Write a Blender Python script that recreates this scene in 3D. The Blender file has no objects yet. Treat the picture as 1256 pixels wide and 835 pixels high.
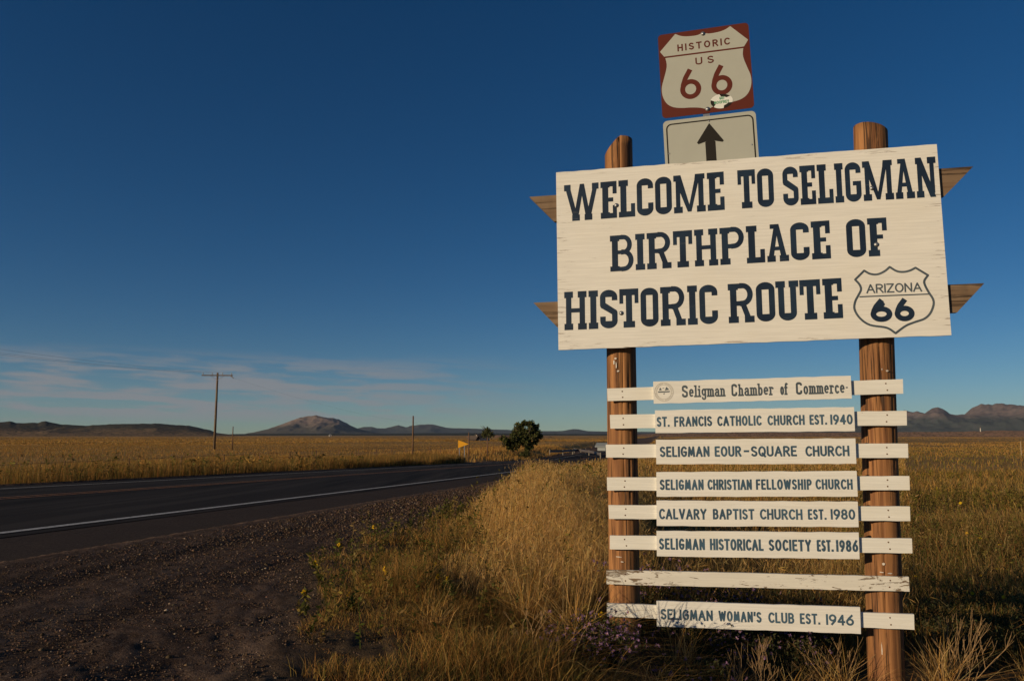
import bpy, bmesh, math, random
import numpy as np
from math import radians as R, sin, cos, pi
from mathutils import Vector, Matrix
from mathutils.geometry import delaunay_2d_cdt

random.seed(7)
rng = np.random.default_rng(11)
S = bpy.context.scene
COL = S.collection

# ------------------------------------------------------------------ camera
CZ = 1.6                                  # eye height over the ground at the welcome sign
cd = bpy.data.cameras.new("camera"); cam = bpy.data.objects.new("camera", cd); COL.objects.link(cam)
cd.sensor_width = 36.0; cd.lens = 36.0 * 954.0 / 1256.0
cd.clip_start = 0.05; cd.clip_end = 60000
cam.location = (0, 0, CZ); cam.rotation_euler = (R(90 + 6.903), 0, 0)
S.camera = cam

# ------------------------------------------------------------------ sky, sun, exposure
SUN_EL, SUN_AZ = R(13.0), R(238.0)
world = bpy.data.worlds.new("World"); S.world = world; world.use_nodes = True


class NT:
    """small helper for node trees"""
    def __init__(s, tree):
        s.t = tree; s.t.nodes.clear()
    def n(s, typ, **kw):
        nd = s.t.nodes.new(typ)
        for k, v in kw.items():
            if k.startswith('i_'):
                key = k[2:]
                key = int(key) if key.isdigit() else key.replace('_', ' ')
                nd.inputs[key].default_value = v
            else:
                setattr(nd, k, v)
        return nd
    def l(s, a, b):
        s.t.links.new(a, b)
    def m(s, op, a, b=None, c=None, clamp=False):
        nd = s.t.nodes.new('ShaderNodeMath'); nd.operation = op; nd.use_clamp = clamp
        for i, v in enumerate((a, b, c)):
            if v is None: continue
            if isinstance(v, (int, float)): nd.inputs[i].default_value = v
            else: s.l(v, nd.inputs[i])
        return nd.outputs[0]
    def ss(s, v, lo, hi):
        nd = s.t.nodes.new('ShaderNodeMapRange'); nd.interpolation_type = 'SMOOTHSTEP'
        s.l(v, nd.inputs[0]); nd.inputs[1].default_value = lo; nd.inputs[2].default_value = hi
        return nd.outputs[0]
    def mix(s, f, a, b):
        nd = s.t.nodes.new('ShaderNodeMix'); nd.data_type = 'RGBA'
        if isinstance(f, (int, float)): nd.inputs[0].default_value = f
        else: s.l(f, nd.inputs[0])
        for i, v in ((6, a), (7, b)):
            if isinstance(v, tuple): nd.inputs[i].default_value = (*v, 1) if len(v) == 3 else v
            else: s.l(v, nd.inputs[i])
        return nd.outputs[2]
    def noise(s, vec, scale, detail=4, rough=.55, dist=0.0):
        nd = s.n('ShaderNodeTexNoise'); s.l(vec, nd.inputs['Vector'])
        nd.inputs['Scale'].default_value = scale; nd.inputs['Detail'].default_value = detail
        nd.inputs['Roughness'].default_value = rough; nd.inputs['Distortion'].default_value = dist
        return nd.outputs[0]
    def map(s, vec, scale=(1, 1, 1), loc=(0, 0, 0), rot=(0, 0, 0)):
        nd = s.n('ShaderNodeMapping'); s.l(vec, nd.inputs[0])
        nd.inputs['Scale'].default_value = scale; nd.inputs['Location'].default_value = loc
        nd.inputs['Rotation'].default_value = rot
        return nd.outputs[0]


w = NT(world.node_tree)
sky = w.n('ShaderNodeTexSky', sky_type='NISHITA', sun_disc=False, sun_elevation=SUN_EL, sun_rotation=SUN_AZ,
          altitude=1600.0, air_density=0.85, dust_density=0.1, ozone_density=2.2)
hs = w.n('ShaderNodeHueSaturation'); hs.inputs['Hue'].default_value = .5; hs.inputs['Saturation'].default_value = 1.32; hs.inputs['Value'].default_value = 1.0
w.l(sky.outputs[0], hs.inputs['Color'])
gm = w.n('ShaderNodeGamma'); gm.inputs[1].default_value = 1.0
tn = w.n('ShaderNodeVectorMath', operation='MULTIPLY'); w.l(hs.outputs[0], tn.inputs[0]); tn.inputs[1].default_value = (.82, .96, 1.04)
w.l(tn.outputs[0], gm.inputs[0])
tc = w.n('ShaderNodeTexCoord'); sp = w.n('ShaderNodeSeparateXYZ'); w.l(tc.outputs['Generated'], sp.inputs[0])
az = w.m('ARCTAN2', sp.outputs[0], sp.outputs[1])            # azimuth from +Y, radians
el = w.m('ARCSINE', sp.outputs[2])
cb = w.n('ShaderNodeCombineXYZ')
w.l(w.m('MULTIPLY', az, 3.2), cb.inputs[0])
w.l(w.m('MULTIPLY', w.m('ADD', el, w.m('MULTIPLY', az, 0.045)), 44.0), cb.inputs[1])
c1 = w.noise(cb.outputs[0], 1.7, 6, .55, .5)
cb2 = w.n('ShaderNodeCombineXYZ'); w.l(w.m('MULTIPLY', az, 16.0), cb2.inputs[0]); w.l(w.m('MULTIPLY', el, 75.0), cb2.inputs[1])
c2 = w.noise(cb2.outputs[0], 1.0, 5, .6, .3)
band = w.m('MULTIPLY', w.ss(el, 0.006, 0.03), w.ss(el, 0.106, 0.070))
side = w.ss(az, 0.10, -0.26)
dens = w.m('MULTIPLY', w.m('MULTIPLY', band, side), w.ss(w.m('ADD', w.m('MULTIPLY', c1, .68), w.m('MULTIPLY', c2, .32)), .43, .56))
bg = w.n('ShaderNodeBackground'); bg.inputs[1].default_value = 0.052
w.l(w.mix(w.m('MULTIPLY', dens, .80), gm.outputs[0], (4.7, 4.6, 4.75)), bg.inputs[0])
wo = w.n('ShaderNodeOutputWorld'); w.l(bg.outputs[0], wo.inputs[0])

sd = bpy.data.lights.new("sun", 'SUN'); sun = bpy.data.objects.new("sun", sd); COL.objects.link(sun)
sd.energy = 4.1; sd.angle = R(0.53); sd.color = (1.0, 0.80, 0.54)
sv = Vector((sin(SUN_AZ) * cos(SUN_EL), cos(SUN_AZ) * cos(SUN_EL), sin(SUN_EL)))
sun.rotation_euler = sv.to_track_quat('Z', 'Y').to_euler(); sun.location = (-20, -12, 20)

S.view_settings.view_transform = 'Standard'; S.view_settings.look = 'None'
S.view_settings.exposure = 0.0; S.view_settings.gamma = 1.0; S.view_settings.use_curve_mapping = False
S.cycles.max_bounces = 5; S.cycles.diffuse_bounces = 3; S.cycles.transmission_bounces = 3
S.cycles.use_denoising = True


# ------------------------------------------------------------------ object helpers
def link(o, parent=None):
    COL.objects.link(o)
    if parent is not None: o.parent = parent
    return o

def tag(o, label=None, cat=None, group=None, kind=None):
    if label: o['label'] = label
    if cat: o['category'] = cat
    if group: o['group'] = group
    if kind: o['kind'] = kind
    return o

def thing(name, label, cat, loc=(0, 0, 0), rz=0.0, group=None):
    o = bpy.data.objects.new(name, None); o.empty_display_size = .1
    link(o); o.location = loc; o.rotation_euler = (0, 0, rz)
    return tag(o, label, cat, group)

def copy_tree(o, parent=None):
    c = o.copy(); COL.objects.link(c)
    if parent is not None: c.parent = parent
    for ch in list(o.children): copy_tree(ch, c)
    return c

def obj(name, bm, mat, parent=None, smooth=False):
    me = bpy.data.meshes.new(name)
    if isinstance(bm, bmesh.types.BMesh):
        bm.normal_update(); bm.to_mesh(me); bm.free()
    else:
        v, f = bm; me.from_pydata([tuple(p) for p in v], [], [tuple(q) for q in f]); me.update()
    if mat: me.materials.append(mat)
    if smooth:
        me.polygons.foreach_set('use_smooth', [True] * len(me.polygons))
    return link(bpy.data.objects.new(name, me), parent)

def arr_obj(name, V, polys, mat, col=None, parent=None, smooth=False):
    """V (n,3) numpy; polys list of int arrays (m,k); col (n,3) vertex albedo variation"""
    me = bpy.data.meshes.new(name)
    me.vertices.add(len(V)); me.vertices.foreach_set('co', np.ascontiguousarray(V, np.float32).ravel())
    polys = [p for p in polys if len(p)]
    loops = np.concatenate([p.ravel() for p in polys]).astype(np.int32)
    tot = np.concatenate([np.full(len(p), p.shape[1], np.int32) for p in polys])
    st = np.concatenate([[0], np.cumsum(tot)[:-1]]).astype(np.int32)
    me.loops.add(len(loops)); me.loops.foreach_set('vertex_index', loops)
    me.polygons.add(len(tot)); me.polygons.foreach_set('loop_start', st)
    try: me.polygons.foreach_set('loop_total', tot)
    except Exception: pass
    if smooth: me.polygons.foreach_set('use_smooth', np.ones(len(tot), bool))
    me.update(calc_edges=True)
    if col is not None:
        a = me.attributes.new('col', 'FLOAT_COLOR', 'POINT')
        c4 = np.ones((len(V), 4), np.float32); c4[:, :3] = col
        a.data.foreach_set('color', c4.ravel())
    if mat: me.materials.append(mat)
    return link(bpy.data.objects.new(name, me), parent)

def add_box(bm, x0, x1, y0, y1, z0, z1):
    r = bmesh.ops.create_cube(bm, size=1.0)
    for v in r['verts']:
        v.co = Vector((x0 + (v.co.x + .5) * (x1 - x0), y0 + (v.co.y + .5) * (y1 - y0), z0 + (v.co.z + .5) * (z1 - z0)))
    return r['verts']

def box(x0, x1, y0, y1, z0, z1, bev=0.0):
    bm = bmesh.new(); add_box(bm, x0, x1, y0, y1, z0, z1)
    if bev: bmesh.ops.bevel(bm, geom=bm.edges[:], offset=bev, segments=1, affect='EDGES')
    return bm

def tube(bm, pts, radii, n=8, cap=True):
    pts = [Vector(p) for p in pts]; rings = []
    for i, p in enumerate(pts):
        d = (pts[min(i + 1, len(pts) - 1)] - pts[max(i - 1, 0)]).normalized()
        a = d.cross(Vector((0, 0, 1)));
        if a.length < 1e-3: a = d.cross(Vector((0, 1, 0)))
        a.normalize(); b = d.cross(a)
        r = radii[i] if hasattr(radii, '__len__') else radii
        rings.append([bm.verts.new(p + (a * cos(2 * pi * k / n) + b * sin(2 * pi * k / n)) * r) for k in range(n)])
    for i in range(len(rings) - 1):
        for k in range(n):
            bm.faces.new((rings[i][k], rings[i][(k + 1) % n], rings[i + 1][(k + 1) % n], rings[i + 1][k]))
    if cap:
        bm.faces.new(rings[0][::-1]); bm.faces.new(rings[-1])
    return bm

def prism(poly, y0, y1):
    """polygon in (x, z), extruded along y (y0 = front, towards the viewer)"""
    bm = bmesh.new()
    a = [bm.verts.new((x, y0, z)) for x, z in poly]; b = [bm.verts.new((x, y1, z)) for x, z in poly]
    n = len(poly); bm.faces.new(a); bm.faces.new(b[::-1])
    for i in range(n): bm.faces.new((a[i], b[i], b[(i + 1) % n], a[(i + 1) % n]))
    bmesh.ops.recalc_face_normals(bm, faces=bm.faces[:])
    return bm


# ------------------------------------------------------------------ materials
def material(name):
    m = bpy.data.materials.new(name); m.use_nodes = True
    t = NT(m.node_tree); out = t.n('ShaderNodeOutputMaterial')
    p = t.n('ShaderNodeBsdfPrincipled'); t.l(p.outputs[0], out.inputs[0])
    p.inputs['Specular IOR Level'].default_value = .25
    return m, t, p, out

def bump(t, p, h, strength=.3, dist=.01):
    b = t.n('ShaderNodeBump'); b.inputs['Strength'].default_value = strength; b.inputs['Distance'].default_value = dist
    t.l(h, b.inputs['Height']); t.l(b.outputs[0], p.inputs['Normal'])

def plain(name, c, rough=.6, metal=0.0, var=.12, scale=30):
    m, t, p, o = material(name)
    co = t.n('ShaderNodeTexCoord').outputs['Object']
    f = t.noise(co, scale, 4)
    t.l(t.mix(f, tuple(x * (1 - var) for x in c), tuple(min(1, x * (1 + var)) for x in c)), p.inputs['Base Color'])
    p.inputs['Roughness'].default_value = rough; p.inputs['Metallic'].default_value = metal
    return m

def painted_wood(name, base, wear=.5, grain=1.0, wood=(.17, .105, .06), edge=None):
    """off-white paint on boards: fine lengthwise grain, hairline cracks, worn chips"""
    m, t, p, o = material(name)
    tc = t.n('ShaderNodeTexCoord'); co = tc.outputs['Object']
    g = t.noise(t.map(co, (3.0, 3.0, 95.0)), 1.0, 5, .6, .6)
    g2 = t.noise(t.map(co, (1.4, 1.4, 26.0)), 1.0, 4, .6, .3)
    blot = t.noise(co, 2.2, 4)
    c = t.mix(t.ss(g, .3, .75), tuple(x * .86 for x in base), base)
    c = t.mix(t.m('MULTIPLY', t.ss(blot, .45, .75), .35), c, tuple(x * y for x, y in zip(base, (.90, .86, .77))))
    crack = t.m('MULTIPLY', t.ss(g, .66, .73), t.ss(g2, .55, .72))
    chips = t.m('MULTIPLY', t.ss(t.noise(t.map(co, (5.0, 5.0, 34.0), (3.1, 0, 1.7)), 1.0, 6, .65, .8), .70 - .14 * wear, .74 - .14 * wear),
                t.ss(t.noise(co, 3.0, 3), .48, .62))
    if edge:   # (x half, z half): paint is worn off along the board's rim
        sx = t.n('ShaderNodeSeparateXYZ'); t.l(co, sx.inputs[0])
        uu = t.m('ABSOLUTE', t.m('SUBTRACT', sx.outputs[0], edge[0])); vv = t.m('ABSOLUTE', t.m('SUBTRACT', sx.outputs[2], edge[1]))
        rim = t.m('MAXIMUM', t.ss(uu, edge[2] - .16, edge[2]), t.ss(vv, edge[3] - .055, edge[3]))
        ch2 = t.m('MULTIPLY', rim, t.ss(t.noise(t.map(co, (4.0, 4.0, 60.0)), 1.0, 6, .7, .6), .575, .64))
        chips = t.m('MAXIMUM', t.m('MULTIPLY', chips, .7), t.m('MULTIPLY', ch2, .7))
    f = t.m('MAXIMUM', t.m('MULTIPLY', crack, .38 * grain), chips, clamp=True)
    t.l(t.mix(f, c, wood), p.inputs['Base Color'])
    p.inputs['Roughness'].default_value = .62
    bump(t, p, t.m('SUBTRACT', g, t.m('MULTIPLY', f, .8)), .35, .0025)
    return m

def lettering(name, base, fade, wear=.4):
    m, t, p, o = material(name)
    co = t.n('ShaderNodeTexCoord').outputs['Object']
    g = t.noise(t.map(co, (4.0, 4.0, 80.0)), 1.0, 5, .65, .6)
    b = t.noise(co, 5.0, 4)
    c = t.mix(t.ss(b, .35, .7), base, fade)
    t.l(t.mix(t.m('MULTIPLY', t.ss(g, .64, .74), wear), c, (.45, .42, .36)), p.inputs['Base Color'])
    p.inputs['Roughness'].default_value = .5
    return m

def timber(name, c0, c1, dark=(.03, .017, .01), scale=1.0, zaxis=True):
    m, t, p, o = material(name)
    co = t.n('ShaderNodeTexCoord').outputs['Object']
    sc = (16, 16, .7) if zaxis else (.9, 16, 16)
    g = t.noise(t.map(co, sc), scale, 6, .62, 1.0)
    sc2 = (46, 46, 1.1) if zaxis else (1.2, 46, 46)
    f = t.noise(t.map(co, sc2), scale, 5, .65, .7)
    big = t.noise(t.map(co, (5, 5, 1.3)), 1.0, 4)
    c = t.mix(t.ss(g, .3, .7), c0, c1)
    c = t.mix(t.m('MULTIPLY', t.ss(big, .52, .72), .55), c, tuple(x * .45 for x in c0))
    cr = t.ss(f, .535, .63)
    t.l(t.mix(t.m('MULTIPLY', cr, .85), c, dark), p.inputs['Base Color'])
    p.inputs['Roughness'].default_value = .75
    bump(t, p, t.m('SUBTRACT', g, cr), .6, .006)
    return m

M = {}
M['panel'] = painted_wood('white_panel_paint', (.80, .755, .65), .35, 1.0, edge=(0, 2.8, 1.22, .615))
M['board'] = painted_wood('white_board_paint', (.84, .81, .73), .15, .8)
M['rail'] = painted_wood('white_rail_paint', (.83, .80, .71), .2, .8)
def peeling(name):
    m, t, p, o = material(name); co = t.n('ShaderNodeTexCoord').outputs['Object']
    sx = t.n('ShaderNodeSeparateXYZ'); t.l(co, sx.inputs[0])
    g = t.noise(t.map(co, (3.0, 3.0, 95.0)), 1.0, 5, .6, .6)
    fl = t.noise(t.map(co, (9.0, 9.0, 46.0)), 1.0, 8, .72, 1.2); big = t.noise(t.map(co, (2.2, 2.2, 6.0), (1.3, 0, .4)), 1.0, 3)
    ends = t.m('MAXIMUM', t.ss(sx.outputs[0], -.50, -.80), t.ss(sx.outputs[0], .55, .80))
    v = t.m('ADD', fl, t.m('ADD', t.m('MULTIPLY', t.m('SUBTRACT', big, .5), .42), t.m('MULTIPLY', ends, .085)))
    f = t.ss(v, .575, .60)
    wood = t.mix(t.ss(g, .35, .65), (.30, .235, .16), (.17, .115, .07))
    c = t.mix(t.ss(g, .3, .75), (.66, .62, .53), (.76, .72, .62))
    t.l(t.mix(f, c, wood), p.inputs['Base Color']); p.inputs['Roughness'].default_value = .7
    bump(t, p, t.m('SUBTRACT', t.m('MULTIPLY', g, .4), f), .5, .003)
    return m
M['peel'] = peeling('peeling_paint')
M['navy'] = lettering('navy_paint', (.012, .022, .042), (.018, .036, .064), .3)
M['blue'] = lettering('blue_paint', (.045, .085, .125), (.07, .13, .18), .55)
M['gray_blue'] = lettering('faded_slate_paint', (.065, .085, .10), (.11, .13, .14), .6)
M['post'] = timber('creosoted_post', (.42, .195, .070), (.15, .060, .024), scale=1.15)
M['arm'] = timber('weathered_brown_plank', (.24, .16, .095), (.17, .105, .06), zaxis=False)
M['steel'] = plain('galvanised_steel', (.42, .42, .41), .38, .8, .15, 60)
M['rust'] = plain('rusty_nail', (.16, .085, .045), .8)
M['marker_brown'] = plain('marker_brown', (.115, .025, .013), .4, 0, .08, 12)
M['marker_white'] = plain('marker_white', (.42, .42, .355), .4, 0, .05, 12)
M['black'] = plain('black_sheeting', (.022, .018, .012), .45)
M['sticker'] = plain('sticker_white', (.75, .75, .68), .4)
M['green_ink'] = plain('green_ink', (.10, .30, .16), .5)

# ------------------------------------------------------------------ terrain
def zr(y): return -(0.70 + 0.024 * np.clip(y, -20, 95))
def tt(x, y): return -(x * .9823 - y * .1874)
def gz(x, y):
    """height of the land in metres, world coordinates (numpy)"""
    x = np.asarray(x, float); y = np.asarray(y, float); t = tt(x, y)
    zR = -(1.62 + .010 * np.clip(y - 5, 0, 105)) - .0012 * np.clip(y - 110, 0, 1500)
    zL = -(1.80 + .002 * np.clip(y, 0, 100)) - .0014 * np.clip(y - 100, 0, 1500)
    r = zr(y); g = r - .22 * np.interp(y, [20, 50], [1, .1])
    k = lambda a, b: np.clip((t - a) / (b - a), 0, 1)
    sm = lambda q: q * q * (3 - 2 * q)
    z = zR + (g - zR) * sm(k(-1, 2.0)); z = z + (r - z) * k(2.0, 4.2); z = z + (zL - z) * sm(k(15, 19.5))
    return z + CZ
def g1(x, y): return float(gz(x, y))
def vnoise(x, y, s, seed=0):
    """cheap smooth value noise in -1..1"""
    x = np.asarray(x) * s + 1000.3 + seed * 17.1; y = np.asarray(y) * s + 1000.7 + seed * 5.3
    xi = np.floor(x).astype(np.int64); yi = np.floor(y).astype(np.int64); fx = x - xi; fy = y - yi
    fx = fx * fx * (3 - 2 * fx); fy = fy * fy * (3 - 2 * fy)
    def hsh(a, b):
        v = (a * 374761393 + b * 668265263 + seed * 974711) & 0x7fffffff
        v = ((v ^ (v >> 13)) * 1274126177) & 0x7fffffff
        return ((v ^ (v >> 16)) & 0xffff) / 32767.5 - 1
    return ((hsh(xi, yi) * (1 - fx) + hsh(xi + 1, yi) * fx) * (1 - fy) + (hsh(xi, yi + 1) * (1 - fx) + hsh(xi + 1, yi + 1) * fx) * fy)
EDGE_Y = [0, 3.88, 4.37, 5.61, 6.83, 8.3, 10.9, 15.4, 21, 43, 200]
EDGE_T = [1.55, 1.69, 1.91, 2.45, 2.8, 2.86, 2.8, 3.25, 3.9, 4.15, 4.2]
def edge_t(y): return np.interp(y, EDGE_Y, EDGE_T)

def ground_mesh():
    azs = np.concatenate([np.linspace(-pi, R(-48), 60, endpoint=False), np.linspace(R(-48), R(48), 330), np.linspace(R(48), pi, 60)[1:]])
    rs = np.concatenate([[0.0], np.exp(np.arange(math.log(.4), math.log(16000), .0125))])
    A, RR = np.meshgrid(azs, rs); X = RR * np.sin(A); Y = RR * np.cos(A); Z = gz(X, Y); T = tt(X, Y)
    near = np.clip(1 - RR / 40, 0, 1)
    # gravel pull-out: ruts along the road, lumps; under the road keep clear of the sheet
    gr = ((T > edge_t(Y) - .4) & (T < 4.25)).astype(float)
    s = X * .1874 + Y * .9823
    rut = np.exp(-((T - 3.55 - .10 * vnoise(s, 0, .35, 5)) / .10) ** 2) * .018 + np.exp(-((T - 2.9 - .2 * vnoise(s, 0, .3, 6)) / .14) ** 2) * .008
    lump = .016 * vnoise(X, Y, 1.1, 1) + .012 * vnoise(X, Y, 3.1, 2) + .006 * vnoise(X, Y, 7.0, 3) + .008 * vnoise(X, Y, 19.0, 4)
    lump *= np.clip((4.0 - T) / 1.6, .12, 1)
    Z += near * (gr * (lump - rut) + (1 - gr) * .04 * vnoise(X, Y, 1.1, 8)) * ((T < 4.25) | (T > 15.2))
    Z -= .06 * ((T > 4.3) & (T < 14.9))
    Z += np.clip(RR / 400, 0, 1) * .35 * vnoise(X, Y, .012, 9)
    V = np.stack([X, Y, Z], -1).reshape(-1, 3)
    n, m = A.shape; i = np.arange(n - 1)[:, None] * m + np.arange(m - 1)[None]
    F = np.stack([i, i + 1, i + m + 1, i + m], -1).reshape(-1, 4)
    soil = np.clip((T - edge_t(Y) + .15) / .4, 0, 1) * np.clip((16.2 - T) / .6, 0, 1)
    under = np.clip(1.15 - RR / 30, 0, 1) * (T < 15)
    return V, F, np.stack([soil.reshape(-1), under.reshape(-1), 0 * under.reshape(-1)], -1)

m, t, p, o = material('land_surface')
M['land'] = m
co = t.n('ShaderNodeTexCoord').outputs['Object']
at = t.n('ShaderNodeAttribute', attribute_name='col')
sep = t.n('ShaderNodeSeparateColor'); t.l(at.outputs['Color'], sep.inputs[0])
nf = t.noise(co, 9, 5); nb = t.noise(co, .9, 4); vor = t.n('ShaderNodeTexVoronoi'); t.l(co, vor.inputs['Vector']); vor.inputs['Scale'].default_value = 60
grav = t.mix(t.ss(nf, .35, .7), (.085, .050, .031), (.19, .118, .076))
sepv = t.n('ShaderNodeSeparateColor'); t.l(vor.outputs['Color'], sepv.inputs[0])
grav = t.mix(t.m('MULTIPLY', t.ss(sepv.outputs[0], .72, .95), .6), grav, (.22, .155, .11))
grav = t.mix(t.m('MULTIPLY', t.ss(t.noise(co, 110, 3, .7), .48, .68), .7), grav, (.035, .022, .015))
grav = t.mix(t.m('MULTIPLY', t.ss(nb, .45, .7), .45), grav, (.055, .034, .023))
st = t.noise(t.map(co, (.010, .045, 1)), 1.0, 6, .6, .4)
st2 = t.noise(t.map(co, (.05, .30, 1)), 1.0, 6, .65, .4)
trk = t.noise(t.map(co, (3.2, .10, 1), rot=(0, 0, R(10.8))), 1.0, 5, .6, .5)
grav = t.mix(t.m('MULTIPLY', t.ss(trk, .50, .62), .65), grav, (.040, .025, .017))
grav = t.mix(t.m('MULTIPLY', t.ss(trk, .46, .36), .45), grav, (.23, .15, .10))
fine = t.noise(co, 2.2, 6, .7)
fld = t.mix(t.ss(st, .34, .66), (.32, .175, .048), (.40, .235, .075))
fld = t.mix(t.m('MULTIPLY', t.ss(st2, .52, .68), .8), fld, (.19, .150, .035))
fld = t.mix(t.m('MULTIPLY', t.ss(fine, .45, .65), .55), fld, (.13, .085, .033))
dirt = t.mix(t.ss(nf, .3, .7), (.075, .05, .028), (.13, .085, .045))
fld = t.mix(sep.outputs[1], fld, dirt)
t.l(t.mix(sep.outputs[0], fld, grav), p.inputs['Base Color']); p.inputs['Roughness'].default_value = .95
p.inputs['Specular IOR Level'].default_value = .1
nff = t.noise(co, 70, 4, .7)
bump(t, p, t.m('ADD', t.m('ADD', nf, nff), t.m('MULTIPLY', sepv.outputs[1], .5)), .9, .02)

V, F, soil = ground_mesh()
g = arr_obj('ground', V, [F], M['land'], soil, smooth=True); tag(g, kind='structure')

# road: sheet a little above the land, s along, t across
def strip(name, t0, t1, s0, s1, dz, mat, nt=6, ds=1.0, wob=0.0):
    ss = np.arange(s0, s1 + ds, ds); ts = np.linspace(t0, t1, nt)
    SS, TT = np.meshgrid(ss, ts, indexing='ij')
    if wob:
        TT = TT.copy(); TT[:, 0] += wob * vnoise(ss, ss * 0, 1.3, 21) + wob * .5 * vnoise(ss, ss * 0, 4.1, 22)
    X = SS * .1874 - TT * .9823; Y = SS * .9823 + TT * .1874
    bend = np.clip(SS - 95, 0, None) ** 2 * .0016; X = X + bend
    Z = zr(Y) + CZ + dz - .012 * np.abs(TT - 9.6)
    V = np.stack([X, Y, Z], -1).reshape(-1, 3); n, m_ = SS.shape
    i = np.arange(n - 1)[:, None] * m_ + np.arange(m_ - 1)[None]
    F = np.stack([i, i + m_, i + m_ + 1, i + 1], -1).reshape(-1, 4)
    return arr_obj(name, V, [F], mat, smooth=True)

m, t, p, o = material('asphalt'); M['asphalt'] = m
co = t.n('ShaderNodeTexCoord').outputs['Object']
a1 = t.noise(co, 60, 3, .7); a2 = t.noise(t.map(co, (1, .12, 1), rot=(0, 0, R(10.8))), 1.2, 5)
c = t.mix(t.ss(a1, .3, .75), (.017, .014, .013), (.040, .033, .029))
c = t.mix(t.m('MULTIPLY', t.ss(a2, .45, .7), .5), c, (.034, .028, .025))
tr = t.noise(t.map(co, (1, .03, 1), rot=(0, 0, R(10.8))), 2.6, 3)
c = t.mix(t.m('MULTIPLY', t.ss(tr, .53, .60), .7), c, (.010, .009, .009))
c = t.mix(t.m('MULTIPLY', t.ss(tr, .46, .38), .5), c, (.055, .046, .04))
t.l(c, p.inputs['Base Color']); p.inputs['Roughness'].default_value = 1.0; p.inputs['Specular IOR Level'].default_value = .08; bump(t, p, a1, .5, .006)
m, t, p, o = material('shoulder_asphalt'); M['shoulder'] = m
co = t.n('ShaderNodeTexCoord').outputs['Object']
a1 = t.noise(co, 45, 4, .75); a2 = t.noise(co, 1.5, 5)
c = t.mix(t.ss(a1, .3, .75), (.036, .025, .019), (.085, .060, .045))
c = t.mix(t.m('MULTIPLY', t.ss(a2, .45, .7), .5), c, (.045, .032, .025))
t.l(c, p.inputs['Base Color']); p.inputs['Roughness'].default_value = 1.0; p.inputs['Specular IOR Level'].default_value = .08; bump(t, p, a1, .7, .01)
def linepaint(name, c0, thr):
    m, t, p, o = material(name); co = t.n('ShaderNodeTexCoord').outputs['Object']
    f = t.ss(t.noise(co, 24, 6, .75), thr, thr + .12)
    t.l(t.mix(f, c0, (.055, .045, .04)), p.inputs['Base Color']); p.inputs['Roughness'].default_value = .7
    return m
M['white_line'] = linepaint('white_road_paint', (.50, .48, .44), .52)
M['yellow_line'] = linepaint('yellow_road_paint', (.36, .15, .04), .46)
tag(strip('road', 5.45, 14.2, -40, 330, .055, M['asphalt'], 12), kind='structure')
tag(strip('road_shoulder', 4.2, 5.47, -40, 330, .050, M['shoulder'], 4, .12, .035), kind='structure')
tag(strip('road_edge_line', 5.66, 5.77, -40, 330, .061, M['white_line'], 2), kind='structure')
tag(strip('road_edge_line', 12.65, 12.76, -40, 330, .061, M['white_line'], 2), kind='structure')
tag(strip('road_centre_line', 9.30, 9.41, -40, 330, .061, M['yellow_line'], 2), kind='structure')
tag(strip('road_centre_line', 9.56, 9.67, -40, 330, .061, M['yellow_line'], 2), kind='structure')

# ------------------------------------------------------------------ hills
PITCH = R(6.903)
def px_dir(px, py):
    """azimuth and elevation of a direction measured on the photograph"""
    d0, d1, d2 = (px - 628) / 954, 1.0, -(py - 417.5) / 954
    y = d1 * cos(PITCH) - d2 * sin(PITCH); z = d1 * sin(PITCH) + d2 * cos(PITCH)
    return math.atan2(d0, y), math.atan2(z, math.hypot(d0, y))

def hill(name, sil, dist, depth, mat, seed, rough=.16, tail=.35, base=-6.0, label=None, res=None):
    """a real height field: crest heights from bearings, rising over `depth` metres, with gullies"""
    A = np.array([px_dir(*q) for q in sil]); step = res or R(.07)
    az = np.arange(A[0, 0], A[-1, 0], step); crest = dist + depth * .55
    H = np.interp(az, A[:, 0], np.tan(A[:, 1])) * crest + CZ - base
    H += np.clip(H, 0, None) * (.022 * vnoise(az * 300, az * 0, 1.0, seed) + .02 * vnoise(az * 120, az * 0, 1.0, seed + 4))
    H = np.clip(H, 0, None); q = np.linspace(0, 1, 100)
    shape = np.where(q < .55, (np.clip(q / .55, 0, 1)) ** 1.25, np.clip(1 - (q - .55) / .45, 0, 1) ** .8)
    AZ, Q = np.meshgrid(az, q); r = dist + depth * Q
    X = r * np.sin(AZ); Y = r * np.cos(AZ)
    kr = np.exp(-(np.arange(-40, 41) / 16.0) ** 2); kr /= kr.sum(); Hs = np.convolve(np.pad(H, 40, mode='edge'), kr, 'valid')
    hh = (Hs[None] + (H - Hs)[None] * (shape ** 4)[:, None]) * shape[:, None]
    s = 1.0 / depth
    rid = sum((1 - 2 * np.abs(vnoise(X, Y, s * f, seed + k))) / f ** .8 for k, f in enumerate((3.1, 6.7, 14, 29, 61)))
    env = np.clip(shape * (1.02 - shape) * 4, 0, 1)[:, None]
    hh = hh + H[None] * rough * rid * env * 1.6
    edge = np.clip(np.minimum(np.arange(len(az)), np.arange(len(az))[::-1]) / 12, 0, 1)[None]
    Z = base + np.clip(hh, -2, None) * edge
    V = np.stack([X, Y, Z], -1).reshape(-1, 3); n, m_ = AZ.shape
    i = np.arange(n - 1)[:, None] * m_ + np.arange(m_ - 1)[None]
    F = np.stack([i, i + 1, i + m_ + 1, i + m_], -1).reshape(-1, 4)
    o = arr_obj(name, V, [F], mat, smooth=True)
    return tag(o, label, kind='structure')

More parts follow.
